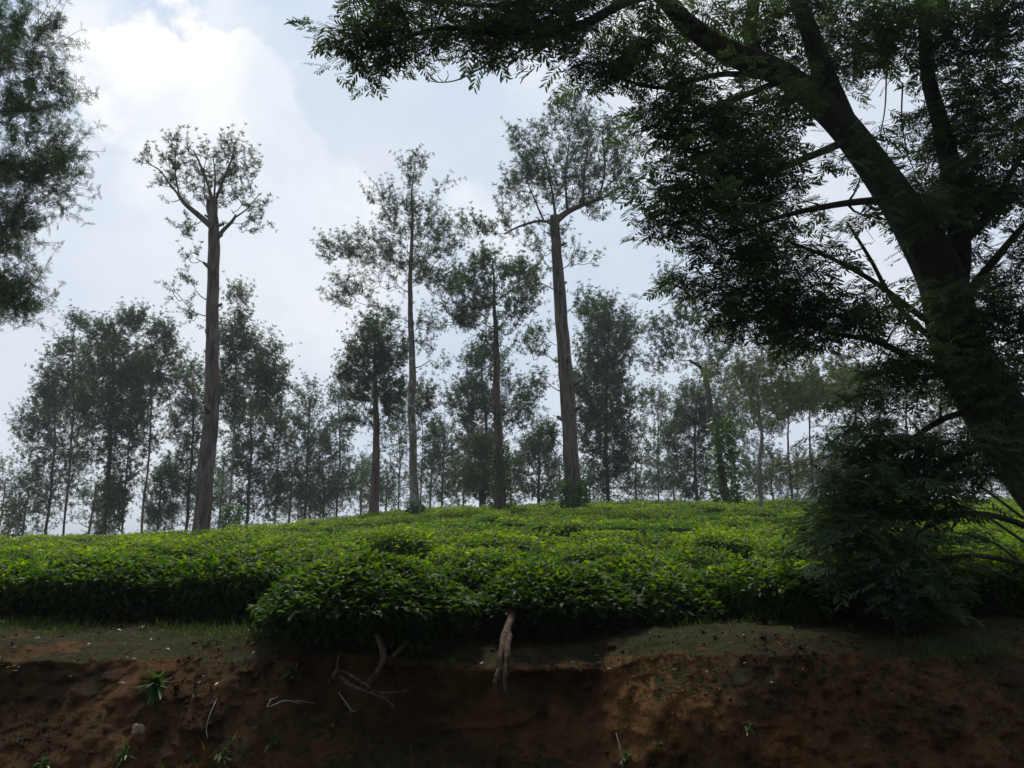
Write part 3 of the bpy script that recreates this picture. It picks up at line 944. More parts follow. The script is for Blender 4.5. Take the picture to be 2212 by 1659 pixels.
for i, (u, Y, tv, r, zones, leaf, label) in enumerate(far_specs):
    g = np.random.default_rng(300 + i)
    mid = (tv + 1100) / 2
    make_tree('field_tree', label, 'tree', (u, Y), [(u + g.uniform(-5, 5), mid), (u + g.uniform(-6, 6), tv)], r * .55, r * .2,
              [(a, b, c * 1.05, d * 1.05, int(n * 2.05)) for a, b, c, d, n in zones], per=14, rad=.34, size=.21, leaf=leaf,
              bark='bark_pale' if i in (8,) else 'bark', group=FAR, seed=400 + i * 7, twig_r=.012)
# undergrowth trees that fill the row, small and far
fill = [(60, 62, 1060, 'small far tree between the left end and the spire-topped tree'), (200, 64, 1050, 'small far tree under the spire-topped tree'),
        (455, 60, 1040, 'small far tree seen just left of the thick bare trunk foot'), (480, 66, 990, 'small far tree right of the thick bare trunk'),
        (630, 66, 1020, 'small far tree behind the thin upright tree'), (700, 68, 1010, 'small far tree in the gap beside the conical dark tree'),
        (785, 66, 1000, 'small far tree left of the compact crown tree stem'), (835, 70, 1020, 'small far tree right of the compact crown tree stem'),
        (930, 68, 1010, 'small far tree right of the slender pale trunk'), (1000, 70, 990, 'small far tree left of the olive-cloaked trunk'),
        (1105, 68, 1000, 'small far tree right of the ragged tree foot'), (1210, 66, 1010, 'small far tree left of the vine-clad foot'),
        (1275, 68, 1030, 'small far tree right of the vine-clad foot'), (1375, 66, 990, 'small far tree right of the columnar tree'),
        (1455, 68, 1000, 'small far tree left of the climbing-leaf trunk'), (1640, 70, 1000, 'small far tree right behind the leaning whitish trunk'),
        (1720, 68, 1000, 'small far tree between the two dark stems under the olive crown'), (1800, 68, 990, 'small far tree right of the two dark stems'),
        (2020, 66, 990, 'small far tree seen low between the fronds'), (2140, 66, 1000, 'small far tree below the leaning trunk')]
for i, (u, Y, tv, label) in enumerate(fill):
    g = np.random.default_rng(700 + i)
    make_tree('small_tree', label, 'tree', (u, Y), [(u + g.uniform(-4, 4), (tv + 1110) / 2), (u + g.uniform(-6, 6), tv)], .09, .04,
              [(u + g.uniform(-10, 10), tv + 25, 38, 40, 30), (u + g.uniform(-15, 15), tv + 75, 50, 40, 32)], per=18, rad=.4, size=.24,
              group='small far trees filling the row', seed=800 + i * 5, twig_r=.015)


# ------------------------------------------------------------------ climbing vines on trunks
def vine(u, Y, v_top, r, n, label, size=.11, leaf='vine_leaf', spread=.12, lean=0):
    g = np.random.default_rng(int(u) + 5)
    bx = (u - 1106) / FPX * Y * 1.01
    bz = float(ground(bx, Y)); top = P(u + lean, v_top, Y)
    root = empty('climbing_vine', (bx, Y, bz), label, 'climber', 'vines climbing the tree trunks')
    t = g.uniform(0, 1, n) ** 1.1
    a = g.uniform(0, 6.28, n)
    rad = r * (1.15 - .55 * t) + np.abs(g.normal(0, spread, n)) * (1.1 - .6 * t)
    c = np.array((bx, Y, bz)) + (top - np.array((bx, Y, bz))) * t[:, None]
    pos = c + np.stack([np.cos(a) * rad, np.sin(a) * rad, g.normal(0, .05, n)], -1)
    d = np.stack([np.cos(a), np.sin(a), g.uniform(-.9, .5, n)], -1) + g.normal(0, .4, (n, 3))
    V_, F_, t_ = scatter(*T_tea(), pos, frames(d, roll=g.normal(0, .6, n)), size * g.uniform(.6, 1.3, n) * 1.1, np.clip(g.normal(.5, .25, n), 0, 1))
    mesh_np('leaves', V_ - np.array(root.location), F_, M[leaf], root, tint=t_)
    lines = []
    for k in range(4):
        tt = np.linspace(0, 1, 24); aa = tt * g.uniform(2, 5) + k * 1.6
        cc = np.array((bx, Y, bz)) + (top - np.array((bx, Y, bz))) * tt[:, None]
        lines.append((cc + np.stack([np.cos(aa), np.sin(aa), 0 * aa], -1) * r * 1.02, np.linspace(.014, .006, 24)))
    for ln in lines:
        Vs, Fs = tubes([ln], 5)
        mesh_np('stem', Vs - np.array(root.location), Fs, M['bark'], root, smooth=True)


vine(1240, 29.9, 1035, .3, 900, 'leafy green vine wrapped round the foot of the thick dark trunk', .17)
vine(900, 31.9, 1090, .19, 500, 'small leafy vine round the foot of the slender pale trunk', .16)
vine(505, 41.5, 1090, .2, 700, 'green vine on the foot of the pale-stemmed tree right of the thick bare trunk', .2, spread=.22)
vine(1562, 35.5, 900, .2, 1500, 'tall vine clothing the lower trunk of the bent-limbed tree', .2, spread=.28)
vine(1083, 33.8, 960, .24, 900, 'sparse dark vine on the trunk of the ragged tree', .15, 'oak_leaf')
vine(42, 50, 1075, .2, 700, 'vine-clad stem column at the left end of the row, right of two', .24, 'olive_leaf', .2)
vine(15, 51, 1085, .16, 500, 'vine-clad stem column at the left end of the row, left of two', .24, 'olive_leaf', .2)
vine(248, 45.5, 1030, .22, 900, 'dark vine covering the stem of the largest dense tree', .24, 'olive_leaf', .28)

# ------------------------------------------------------------------ tea field
g = np.random.default_rng(77)
SP = 1.12
def cells(x, y):
    """jittered rows of bushes: nearest and second nearest bush centre"""
    gy = np.floor(y / (SP * .92)); gx0 = x / SP
    best = np.full(x.shape, 9.); sec = np.full(x.shape, 9.); bid = np.zeros(x.shape)
    for j in (-1, 0, 1):
        row = gy + j
        off = (np.mod(row, 2)) * .5
        gx = np.floor(gx0 - off)
        for i in (-1, 0, 1):
            cx = gx + i
            jx = .22 * _h(cx, row, 0 * cx, 3); jy = .2 * _h(cx, row, 0 * cx, 4)
            px = (cx + .5 + off + jx) * SP; py = (row + .5 + jy) * SP * .92
            d = np.hypot(x - px, y - py)
            nb = d < best
            sec = np.where(nb, best, np.minimum(sec, d)); bid = np.where(nb, _h(cx, row, 0 * cx, 9), bid); best = np.where(nb, d, best)
    return best, sec, bid


_g = np.random.default_rng(4)
holes = [(-1.7, 11.2, .6, .5), (-.85, 11.35, .55, .55), (3.4, 9.6, .8, .35)] + [(a * b * .52, b, c, .38) for a, b, c in zip(_g.uniform(-1, 1, 44), 9.5 + 28 * _g.uniform(0, 1, 44) ** 1.3, _g.uniform(.4, 1.5, 44))] + [(-1.45, 17.0, 1.5, .5), (-2.6, 16.0, 1.3, .4), (-.6, 30, 2.2, .6), (5.0, 11.5, 1.0, .45), (-7.2, 21.5, 2.5, .5), (4, 19, 1.8, .4), (8.5, 27, 3, .6), (-.3, 22, 1.8, .4), (-5.2, 12.0, 1.2, .4), (1.5, 13.0, 1.0, .35), (-9, 16, 1.5, .4)]


def field_h(x, y):
    b, s, bid = cells(x, y)
    e = np.clip((s - b) / .38, 0, 1)
    h = TEA_H * (.5 + .5 * e ** .45) - .07 * (b / .6) ** 2 + .115 * bid + .04 * np.sin(np.floor(y / (SP * .92)) * 2.3 + x * .25)
    for hx, hy, rx, ry in holes:
        q = ((x - hx) / rx) ** 2 + ((y - hy) / ry) ** 2
        h = h * (1 - .85 * np.exp(-q ** 2))
    h = h + .03 * vnoise(x * 3, y * 3, 0, 6)
    return h, e, bid


def in_view(x, y, m=1.6):
    return np.abs(x) < .56 * y * 1.06 + m


parts = []
bands = [(8.1, 12, 1100, .056, TEA), (12, 18, 720, .062, TEA), (18, 27, 480, .074, TEAF), (27, 46, 290, .095, TEAF)]
for y0, y1, dens, size, T in bands:
    half = .6 * y1 + 1.6
    n = int(dens * (y1 - y0) * half * 2)
    x = g.uniform(-half, half, n); y = g.uniform(y0, y1, n)
    k = in_view(x, y); x, y = x[k], y[k]
    h, e, bid = field_h(x, y)
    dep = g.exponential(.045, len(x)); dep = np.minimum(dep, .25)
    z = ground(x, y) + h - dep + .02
    pos = np.stack([x, y, z], -1)
    a = g.uniform(0, 6.28, len(x)); el = g.normal(.22, .42, len(x))
    d = np.stack([np.cos(a) * np.cos(el), np.sin(a) * np.cos(el), np.sin(el)], -1)
    patch = .5 + .5 * fbm(x * .35, y * .5, 0, 12, 3)
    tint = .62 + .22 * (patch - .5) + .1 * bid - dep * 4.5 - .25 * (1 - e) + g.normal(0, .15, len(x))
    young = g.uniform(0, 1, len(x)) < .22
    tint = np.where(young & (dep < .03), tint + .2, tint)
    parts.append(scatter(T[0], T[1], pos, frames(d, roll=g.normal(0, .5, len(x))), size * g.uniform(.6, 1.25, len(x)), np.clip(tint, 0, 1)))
# leafy body under the plucking table
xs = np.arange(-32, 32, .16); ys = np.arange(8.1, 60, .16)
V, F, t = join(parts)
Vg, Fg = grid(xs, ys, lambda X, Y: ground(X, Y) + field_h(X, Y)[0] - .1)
F4 = [f for f in F if f.shape[1] == 4][0]; F3 = [f for f in F if f.shape[1] == 3]
Fall = [F4, Fg + len(V)] + F3
mi = np.concatenate([np.zeros(len(F4)), np.ones(len(Fg)), np.zeros(sum(len(f) for f in F3))])
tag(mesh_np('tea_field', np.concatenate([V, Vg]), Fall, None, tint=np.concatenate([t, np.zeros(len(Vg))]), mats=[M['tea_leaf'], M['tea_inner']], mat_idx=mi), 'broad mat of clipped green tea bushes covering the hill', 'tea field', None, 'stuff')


# ------------------------------------------------------------------ individual tea bushes along the ledge
def bush_leaves(rx, ry, h, n, seed, size=.062, skirt=.25, bright=0.0, droop=.0, dome=.3):
    g = np.random.default_rng(seed)
    # surface points: flat-topped dome; superellipse section
    a = g.uniform(0, 6.28, n)
    rr = g.uniform(0, 1, n) ** .5
    side = g.uniform(0, 1, n) < (.45 if dome < .4 else .35)
    lump = 1 + .13 * fbm(np.cos(a) * 2.2 + seed, np.sin(a) * 2.2, rr, seed, 3)
    topz = h * (1 - dome * rr ** 2.3)
    zs = h * (skirt + (1 - dome - skirt) * g.uniform(0, 1, n) ** .8)
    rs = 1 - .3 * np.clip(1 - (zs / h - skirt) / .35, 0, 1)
    dep = np.minimum(g.exponential(.05, n), .22)
    x = np.where(side, np.cos(a) * (rs * rx - dep), np.cos(a) * rr * rx) * lump
    y = np.where(side, np.sin(a) * (rs * ry - dep), np.sin(a) * rr * ry) * lump
    z = np.where(side, zs, topz - dep) + .025 * fbm(x * 4, y * 4, 0, seed + 2, 2)
    el = np.where(side, g.normal(-.05 - droop, .5, n), g.normal(.25 - droop * .8 * rr, .4, n))
    aa = np.where(side, a + g.normal(0, .7, n), g.uniform(0, 6.28, n))
    d = np.stack([np.cos(aa) * np.cos(el), np.sin(aa) * np.cos(el), np.sin(el)], -1)
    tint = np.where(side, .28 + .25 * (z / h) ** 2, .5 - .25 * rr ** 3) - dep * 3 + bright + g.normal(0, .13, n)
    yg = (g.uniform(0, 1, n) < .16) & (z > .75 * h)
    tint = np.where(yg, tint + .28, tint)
    return scatter(TEA[0], TEA[1], np.stack([x, y, z], -1), frames(d, roll=g.normal(0, .5, n)), size * g.uniform(.6, 1.3, n), np.clip(tint, 0, 1))


def bush_stems(rx, ry, h, seed, n=16):
    g = np.random.default_rng(seed)
    L = []
    for i in range(n):
        a = g.uniform(0, 6.28); q = g.uniform(.3, .85)
        e = np.array((math.cos(a) * rx * q, math.sin(a) * ry * q, h * g.uniform(.4, .68)))
        s = np.array((math.cos(a) * .05, math.sin(a) * .05, -.05))
        m = (s + e) / 2 + g.normal(0, .04, 3) + (0, 0, -.04)
        L.append((spline([s, m, e], 8), np.linspace(.016, .005, 8)))
    return tubes(L, 6)


def tea_bush(x, y, z, label, var, rot=0, sx=1.0, sy=1.0, sz=1.0, cache={}):
    root = empty('tea_bush', (x, y, z), label, 'tea bush', 'tea bushes along the bank top')
    root.rotation_euler.z = rot
    root.scale = (sx, sy, sz)
    if var in cache:
        for src in cache[var]:
            o = src.copy(); col.objects.link(o); o.parent = root
    else:
        rx, ry, h, n, br = {0: (.68, .6, .54, 9500, 0), 1: (.64, .62, .52, 9500, .06), 2: (.72, .58, .56, 10000, -.03)}[var]
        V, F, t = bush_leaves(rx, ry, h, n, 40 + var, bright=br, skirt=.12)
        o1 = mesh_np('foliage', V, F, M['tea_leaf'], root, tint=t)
        V, F = bush_stems(rx, ry, h, 60 + var)
        o2 = mesh_np('stems', V, F, M['bark'], root, smooth=True)
        cache[var] = [o1, o2]
    return root


row = [(-5.3, 8.0, 'tea bush at the far left end of the bank-top row'), (-4.25, 7.75, 'dark-skirted tea bush at the left edge of the picture'),
       (-3.2, 7.7, 'tea bush second from the left edge, shaded below'), (-2.2, 7.65, 'tea bush third from the left, just left of the big overhanging bush'),
       (-1.15, 7.75, 'tea bush directly behind the big overhanging bush'), (-.05, 7.75, 'tea bush behind and between the two overhanging bushes'),
       (1.0, 7.75, 'tea bush just right of the overhanging bushes, above the red earth block'),
       (2.05, 7.45, 'bright-topped tea bush left of the drooping fronds'), (3.1, 7.6, 'tea bush partly veiled by the drooping fronds'),
       (4.15, 7.7, 'tea bush in deep shade under the fronds'), (5.2, 7.9, 'tea bush at the far right edge under the leaning trunk')]
for i, (x, y, lab) in enumerate(row):
    z = 1.585
    tea_bush(x, y, z, lab, i % 3, rot=i * 2.1, sx=1.0 + .06 * math.sin(i * 3), sz=1.0 + .04 * math.sin(i * 5))


def edge_bush(x, y, z, rx, ry, h, n, label, seed, roots, bright=0.0, skirt=.02):
    root = empty('tea_bush', (x, y, z), label, 'tea bush', 'tea bushes along the bank top')
    V1 = bush_leaves(rx, ry, h, n, seed, size=.062, bright=bright, skirt=skirt, droop=.35, dome=.6)
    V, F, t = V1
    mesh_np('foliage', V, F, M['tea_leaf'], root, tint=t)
    V, F = bush_stems(rx, ry, h, seed + 1, 26)
    mesh_np('stems', V, F, M['bark'], root, smooth=True)
    for pts, a, b in roots:
        q = spline(pts, 24)
        q[1:-1] += np.random.default_rng(seed).normal(0, .0012, (22, 3))
        V, F = tubes([(q, np.linspace(a, b, 24) * (1 + .12 * np.sin(np.arange(24) * .9 + seed)))], 8, .1, seed)
        mesh_np('root', V - np.array(root.location), F, M['root'], root, smooth=True)
    return root


edge_bush(-1.02, 6.5, 1.60, .74, .66, .52, 17500, 'big glossy tea bush overhanging the bank, twisted pale roots bared below it', 90,
          [([P(815, 1370, 5.9), P(828, 1420, 5.85), P(812, 1455, 5.8), P(790, 1480, 5.78)], 0.0204, 0.0150),
           ([P(880, 1385, 5.95), P(850, 1415, 5.88), P(830, 1425, 5.85)], 0.0136, 0.0150),
           ([P(715, 1470, 5.75), P(735, 1450, 5.75), P(770, 1470, 5.76), P(800, 1490, 5.74)], 0.0136, 0.0170),
           ([P(735, 1462, 5.76), P(755, 1480, 5.7), P(785, 1492, 5.7), P(840, 1498, 5.72)], 0.0177, 0.0082),
           ([P(728, 1445, 5.74), P(718, 1462, 5.7), P(712, 1476, 5.72)], 0.0082, 0.0109),
           ([P(736, 1405, 5.76), P(730, 1425, 5.74), P(728, 1440, 5.72)], 0.0034, 0.0048),
           ([P(790, 1495, 5.68), P(815, 1503, 5.64), P(838, 1515, 5.62), P(852, 1528, 5.62)], 0.0041, 0.0075),
           ([P(885, 1490, 5.85), P(860, 1496, 5.8), P(835, 1498, 5.74)], 0.0054, 0.0082)], -.06)
edge_bush(.3, 6.9, 1.62, .62, .58, .46, 13500, 'dark tea bush overhanging the bank above a hanging reddish root', 95,
          [([P(1112, 1320, 6.5), P(1096, 1360, 6.15), P(1086, 1400, 5.95), P(1080, 1440, 5.85), P(1074, 1472, 5.8)], .03, .02),
           ([P(1100, 1372, 6.1), P(1097, 1400, 5.92), P(1096, 1440, 5.82), P(1090, 1475, 5.78), P(1095, 1502, 5.77)], .022, .009),
           ([P(1074, 1462, 5.8), P(1069, 1480, 5.78), P(1073, 1500, 5.78)], .014, .006)], -.1, .22)
edge_bush(1.0, 7.15, 1.60, .6, .45, .42, 4000, 'small shaded tea bush tucked beside the dark overhanging bush', 99, [], -.1)

# ------------------------------------------------------------------ the big leaning roadside tree
NY = 8.2


def NP(u, v, dY=0): return P(u, v, NY + dY)


tbase = np.array((NP(2420, 1250)[0], NY + .3, 1.55))
root = empty('roadside_tree', tbase, 'big dark tree leaning in from the right with feathery compound leaves over the scene', 'tree')
trunk = spline([tbase, NP(2330, 1150, .2), NP(2250, 1030, .1), NP(2150, 880), NP(2070, 730), NP(2034, 600), NP(1935, 425), NP(1835, 290), NP(1760, 210)], 60)
tr_r = np.interp(np.linspace(0, 1, 60), [0, .1, .45, .6, .8, 1], [.33, .28, .235, .215, .16, .14])
limbs = [
    (spline([NP(1790, 240), NP(1690, 160, -.1), NP(1575, 112, -.3), NP(1483, 50, -.5), NP(1420, -20, -.7), NP(1330, -90, -1)], 22), .13, .06),
    (spline([NP(1700, 170), NP(1640, 130), NP(1620, 80, .1), NP(1628, 10, .2), NP(1640, -120, .3)], 16), .085, .05),
    (spline([NP(1830, 280), NP(1780, 160), NP(1745, 60), NP(1700, -60)], 16), .12, .07),
    (spline([NP(2060, 640, .1), NP(2072, 500, .3), NP(2042, 310, .4), NP(2006, 170, .4), NP(1995, 30, .4), NP(1990, -120, .4)], 22), .12, .045),
    (spline([NP(1420, -20, -.7), NP(1340, 10, -.9), NP(1240, 60, -1.0), NP(1110, 80, -1.1), NP(960, 60, -1.2), NP(830, 100, -1.2)], 26), .05, .012),
    (spline([NP(1340, -60, -.8), NP(1200, -40, -1), NP(1100, 10, -1.1), NP(900, 0, -1.2)], 20), .05, .012),
    (spline([NP(2075, 740), NP(1985, 680, -.2), NP(1890, 610, -.3), NP(1800, 560, -.5), NP(1700, 520, -.6)], 18), .035, .012),
    (spline([NP(2080, 760), NP(2000, 720, .1), NP(1930, 650, .2), NP(1880, 560, .2), NP(1830, 480, .2)], 18), .035, .012),
    (spline([NP(2110, 820), NP(2000, 790, -.3), NP(1900, 740, -.6), NP(1800, 720, -.8), NP(1700, 690, -.9)], 18), .04, .012),
    (spline([NP(2150, 880), NP(2050, 900, -.5), NP(1950, 960, -.8), NP(1850, 1020, -1.0)], 16), .035, .01),
    (spline([NP(2190, 960), NP(2080, 980, -.5), NP(1980, 1060, -1.0), NP(1880, 1160, -1.3)], 16), .035, .01),
    (spline([NP(2330, 1200, .1), NP(2200, 1130, -.6), NP(2080, 1110, -1.1), NP(1960, 1160, -1.5)], 16), .035, .01),
    (spline([NP(2380, 1250, .0), NP(2260, 1230, -.8), NP(2100, 1200, -1.3), NP(1960, 1230, -1.6)], 16), .03, .01),
    (spline([NP(2040, 560), NP(2130, 470, -.1), NP(2180, 380, -.2), NP(2260, 250, -.3)], 14), .05, .02),
    (spline([NP(2085, 640), NP(2150, 560, .1), NP(2220, 480, .2), NP(2320, 400, .2)], 14), .045, .02),
    (spline([NP(1700, 170), NP(1600, 210, -.3), NP(1500, 260, -.6), NP(1420, 300, -.7)], 14), .035, .01),
    (spline([NP(1700, 170), NP(1560, 160, -.3), NP(1430, 190, -.6), NP(1310, 160, -.8)], 14), .035, .01),
    (spline([NP(1840, 300), NP(1720, 350, -.4), NP(1580, 400, -.7), NP(1440, 410, -.8)], 14), .04, .01),
    (spline([NP(1935, 430), NP(1820, 440, -.4), NP(1680, 470, -.7), NP(1550, 520, -.8)], 14), .04, .01),
    # limbs carrying the unseen shade canopy added over the road
    (spline([NP(1330, -90, -1), NP(1150, -260, -2.4), NP(900, -420, -3.6), NP(500, -700, -4.6)], 20), .07, .03),
    (spline([NP(1700, -60), NP(1600, -400, -1.6), NP(1500, -900, -3.6), P(1500, -1400, 3.2)], 20), .1, .03),
    (spline([NP(1990, -120, .4), NP(2100, -500, -1.2), NP(2300, -1000, -3.4)], 18), .08, .03),
]
lw = [(p, np.linspace(a, b, len(p))) for p, a, b in limbs]
V, F = tubes([(trunk, tr_r)], 9, .16, 3)
mesh_np('trunk', V - tbase, F, M['bark_dark'], root, smooth=True)
for i, (q, ra) in enumerate(lw):
    V, F = tubes([(q, ra)], 9, .14 if i < 4 else .05, 3 + i)
    mesh_np('limb', V - tbase, F, M['bark_dark'], root, smooth=True)

# leafy zones (u, v, ru, rv, n, dY, ry)
nz = [
    (1990, 480, 50, 60, 14, -.6, .2), (2060, 650, 60, 60, 18, -.7, .2), (1880, 330, 50, 40, 12, -.6, .2), (2120, 800, 60, 50, 16, -.7, .2), (1720, 170, 50, 30, 10, -.5, .2),
    (790, 120, 70, 30, 14, -1.2, .3), (760, 90, 40, 30, 7, -1.2, .3), (860, 70, 70, 35, 18, -1.2, .3), (960, 60, 90, 45, 30, -1.1, .4), (1090, 60, 100, 45, 35, -1.1, .4), (1180, 60, 70, 40, 21, -1.0, .4),
    (900, 10, 120, 25, 19, -1.2, .4), (1100, 5, 150, 25, 23, -1.1, .4), (1280, 10, 90, 25, 18, -1, .4), (1300, 150, 65, 32, 26, -.8, .3), (1380, 60, 50, 40, 11, -.7, .3), 
    (1400, 110, 70, 40, 24, -.6, .4), (1460, 200, 90, 50, 33, -.6, .5), (1400, 260, 50, 30, 13, -.7, .4), (1540, 60, 70, 50, 24, -.3, .6), (1520, 300, 110, 60, 57, -.6, .6), (1450, 400, 90, 50, 44, -.8, .5),
    (1640, 260, 110, 70, 62, -.3, .8), (1600, 390, 120, 60, 66, -.6, .7), (1700, 430, 120, 70, 68, -.4, .8), (1500, 480, 90, 40, 35, -.8, .5), (1700, 60, 110, 60, 51, 0, .8), (1850, 60, 110, 70, 55, .2, .8),
    (1600, 530, 90, 35, 29, -.8, .5), (1720, 570, 110, 50, 48, -.6, .7), (1820, 520, 90, 60, 37, -.2, .8), (1520, 610, 90, 30, 22, -.8, .4), (1640, 640, 110, 40, 40, -.8, .5), (1780, 680, 120, 45, 48, -.6, .6), (1600, 690, 70, 25, 15, -.8, .4),
    (1900, 700, 70, 60, 22, -.2, .6), (1720, 740, 70, 25, 13, -.8, .4), (1960, 90, 100, 80, 67, .4, .8), (2100, 80, 120, 90, 123, 0, 1.0), (2130, 230, 100, 90, 101, 0, 1.0), (2150, 380, 90, 80, 94, -.2, 1.0),
    (1990, 290, 60, 50, 30, .4, .6), (2000, 430, 60, 50, 37, .3, .6), (2100, 480, 90, 60, 67, -.1, .8), (2180, 560, 60, 60, 45, -.1, .8), (2150, 700, 80, 80, 64, -.2, .8), (1780, 170, 70, 50, 20, .2, .6),
    (2160, 830, 70, 60, 41, -.5, .6), (1960, 800, 90, 40, 49, -.4, .6), (2060, 860, 60, 30, 22, -.6, .4), (1900, 880, 80, 50, 29, -.7, .5), (1850, 960, 80, 50, 35, -.9, .5), (1950, 980, 100, 60, 46, -.9, .6),
    (2080, 990, 90, 60, 37, -.9, .6), (2180, 940, 60, 60, 26, -.8, .6), (1850, 1050, 90, 50, 44, -1.1, .5), (1970, 1080, 110, 50, 51, -1.2, .5), (1850, 1150, 100, 50, 51, -1.4, .4),
    (1960, 1190, 110, 50, 53, -1.5, .4), (1870, 1240, 90, 40, 35, -1.6, .3), (1950, 1270, 90, 35, 24, -1.6, .3), (1820, 1120, 50, 30, 11, -1.3, .4),
]
cl = in_ellipsoids([(z[0], z[1], z[2], z[3], z[4], z[5], z[6]) for z in nz], NY, 55, -.3, .45)
# unseen overhead canopy added above the frame to shade the bank
g = np.random.default_rng(56)
oc = np.concatenate([
    P(1000, -300, 6.0) + g.normal(size=(150, 3)) * (2.6, 1.3, .35),
    np.array((0.5, 2.5, 7.2)) + g.normal(size=(260, 3)) * (4.2, 2.6, .7),
    np.array((-1.0, -1.5, 7.6)) + g.normal(size=(200, 3)) * (4.5, 2.0, .8),
    P(2300, -200, 8.0) + g.normal(size=(80, 3)) * (1.6, 1.4, .8)])
# keep that canopy out of the picture
den = oc[:, 1] * math.cos(PITCH) + (oc[:, 2] - EYE) * math.sin(PITCH)
vv = 829.5 - FPX * ((oc[:, 2] - EYE) * math.cos(PITCH) - oc[:, 1] * math.sin(PITCH)) / np.maximum(den, .01)
oc = oc[((den < 0.05) | (vv < -650)) & (np.linalg.norm(oc - (0, 0, EYE), axis=1) > 3.2)]
br = grow(trunk[15:], tr_r[15:], np.concatenate([cl, oc]), twig_r=.004, seed=57, limbs=lw, rise=.2)
Vb, Fb = tubes(br, 7, 0, 5, cap=False)


def fronds(c, per, rad, size, seed, T, horizontal=.25, low=-.25, above=False):
    g = np.random.default_rng(seed)
    cnt = np.floor(per * g.uniform(.3, 1.7, len(c)) + g.uniform(0, 1, len(c))).astype(int)
    q = np.repeat(c, cnt, axis=0)
    n = len(q)
    a = g.uniform(0, 6.28, n)
    d = np.stack([np.cos(a), np.sin(a), g.normal(low * .4, horizontal, n)], -1)
    off = g.normal(size=(n, 3)) * rad * (1, 1, .45)
    pos = q + off
    sc = size * g.uniform(.65, 1.15, n)
    t = np.clip(g.normal(.4, .22, n), 0, 1)
    Mx = frames(d, roll=g.normal(0, .35, n))
    if above:                       # added shade canopy stays above the visible part of the bough
        tip = pos[:, None] + Mx[:, :, 1][:, None] * sc[:, None, None] * np.array((0, .5, 1))[None, :, None]
        dn = tip[..., 1] * math.cos(PITCH) + (tip[..., 2] - EYE) * math.sin(PITCH)
        v_ = 829.5 - FPX * ((tip[..., 2] - EYE) * math.cos(PITCH) - tip[..., 1] * math.sin(PITCH)) / np.maximum(dn, .01)
        ok = ((dn < .05) | (v_ < -260)).all(axis=1)
        pos, Mx, sc, t = pos[ok], Mx[ok], sc[ok], t[ok]
        q = q[ok]
    V1, F1, t1 = scatter(T[0], T[1], pos, Mx, sc, t)
    if above: return V1, F1, t1
    n = len(pos)                    # leaf stalks back to the twig
    a1 = norm(np.cross(pos - q, g.normal(size=(n, 3)))); a2 = norm(np.cross(pos - q, a1))
    Vp = np.stack([p + (a1 * math.cos(b) + a2 * math.sin(b)) * w for p, w in ((q, .003), (pos, .002)) for b in (0, 2.09, 4.19)], 1).reshape(-1, 3)
    Fp = (np.array([[0, 1, 4, 3], [1, 2, 5, 4], [2, 0, 3, 5]])[None] + (np.arange(n) * 6)[:, None, None]).reshape(-1, 4)
    return join([(V1, F1, t1), (Vp, [Fp], np.full(len(Vp), .1))])


zoneC = cl
A1 = fronds(cl[::2], 4.9, .13, .2, 61, BIP)
A2 = fronds(cl[1::2], 4.9, .13, .225, 63, BIP2)
A3 = fronds(cl, 1.6, .16, .13, 64, BIP)
B = fronds(oc, 7, .28, .5, 62, BIP2, above=True)
V, F, t = join([A1, A2, A3, B])
crown_mesh(root, V, F, t, 'near_leaf', Vb, Fb, 'bark_dark', tbase)
# bare twig hanging from the long bough
tw = [(spline([NP(1135, 100, -1.1), NP(1110, 118, -1.1), NP(1070, 128, -1.1), NP(1030, 152, -1.1), NP(990, 172, -1.1), NP(955, 178, -1.1), NP(925, 174, -1.1)], 26), np.linspace(.011, .004, 26)),
      (spline([NP(960, 178, -1.1), NP(968, 165, -1.1), NP(966, 152, -1.1)], 8), np.linspace(.005, .002, 8)),
      (spline([NP(945, 177, -1.1), NP(930, 165, -1.1), NP(922, 150, -1.1)], 8), np.linspace(.005, .002, 8)),
      (spline([NP(958, 178, -1.1), NP(948, 168, -1.1), NP(945, 160, -1.1)], 8), np.linspace(.004, .002, 8)),
      (spline([NP(1110, 118, -1.1), NP(1090, 112, -1.1), NP(1085, 100, -1.1)], 8), np.linspace(.005, .002, 8))]
# long bare whips in the gap right of the trunk
for a in ([(1950, 180), (1948, 260), (1960, 330), (1975, 370)], [(1915, 150), (1912, 230), (1900, 300)], [(2190, 640), (2130, 740), (2080, 800)], [(2212, 700), (2150, 770), (2100, 830)],
          [(2212, 1120), (2130, 1060), (2050, 1010)], [(2212, 1170), (2120, 1110), (2030, 1080)], [(2230, 1230), (2140, 1170), (2060, 1150)], [(2250, 1280), (2160, 1240), (2050, 1210)]):
    dd = -1.0 if a[0][1] > 1000 else .1
    tw.append((spline([NP(x, y, dd) for x, y in a], 14), np.linspace(.013 if dd == -1.0 else .009, .005, 14)))
for q in tw:
    V, F = tubes([q], 8)
    mesh_np('twig', V - tbase, F, M['bark'], root, smooth=True)

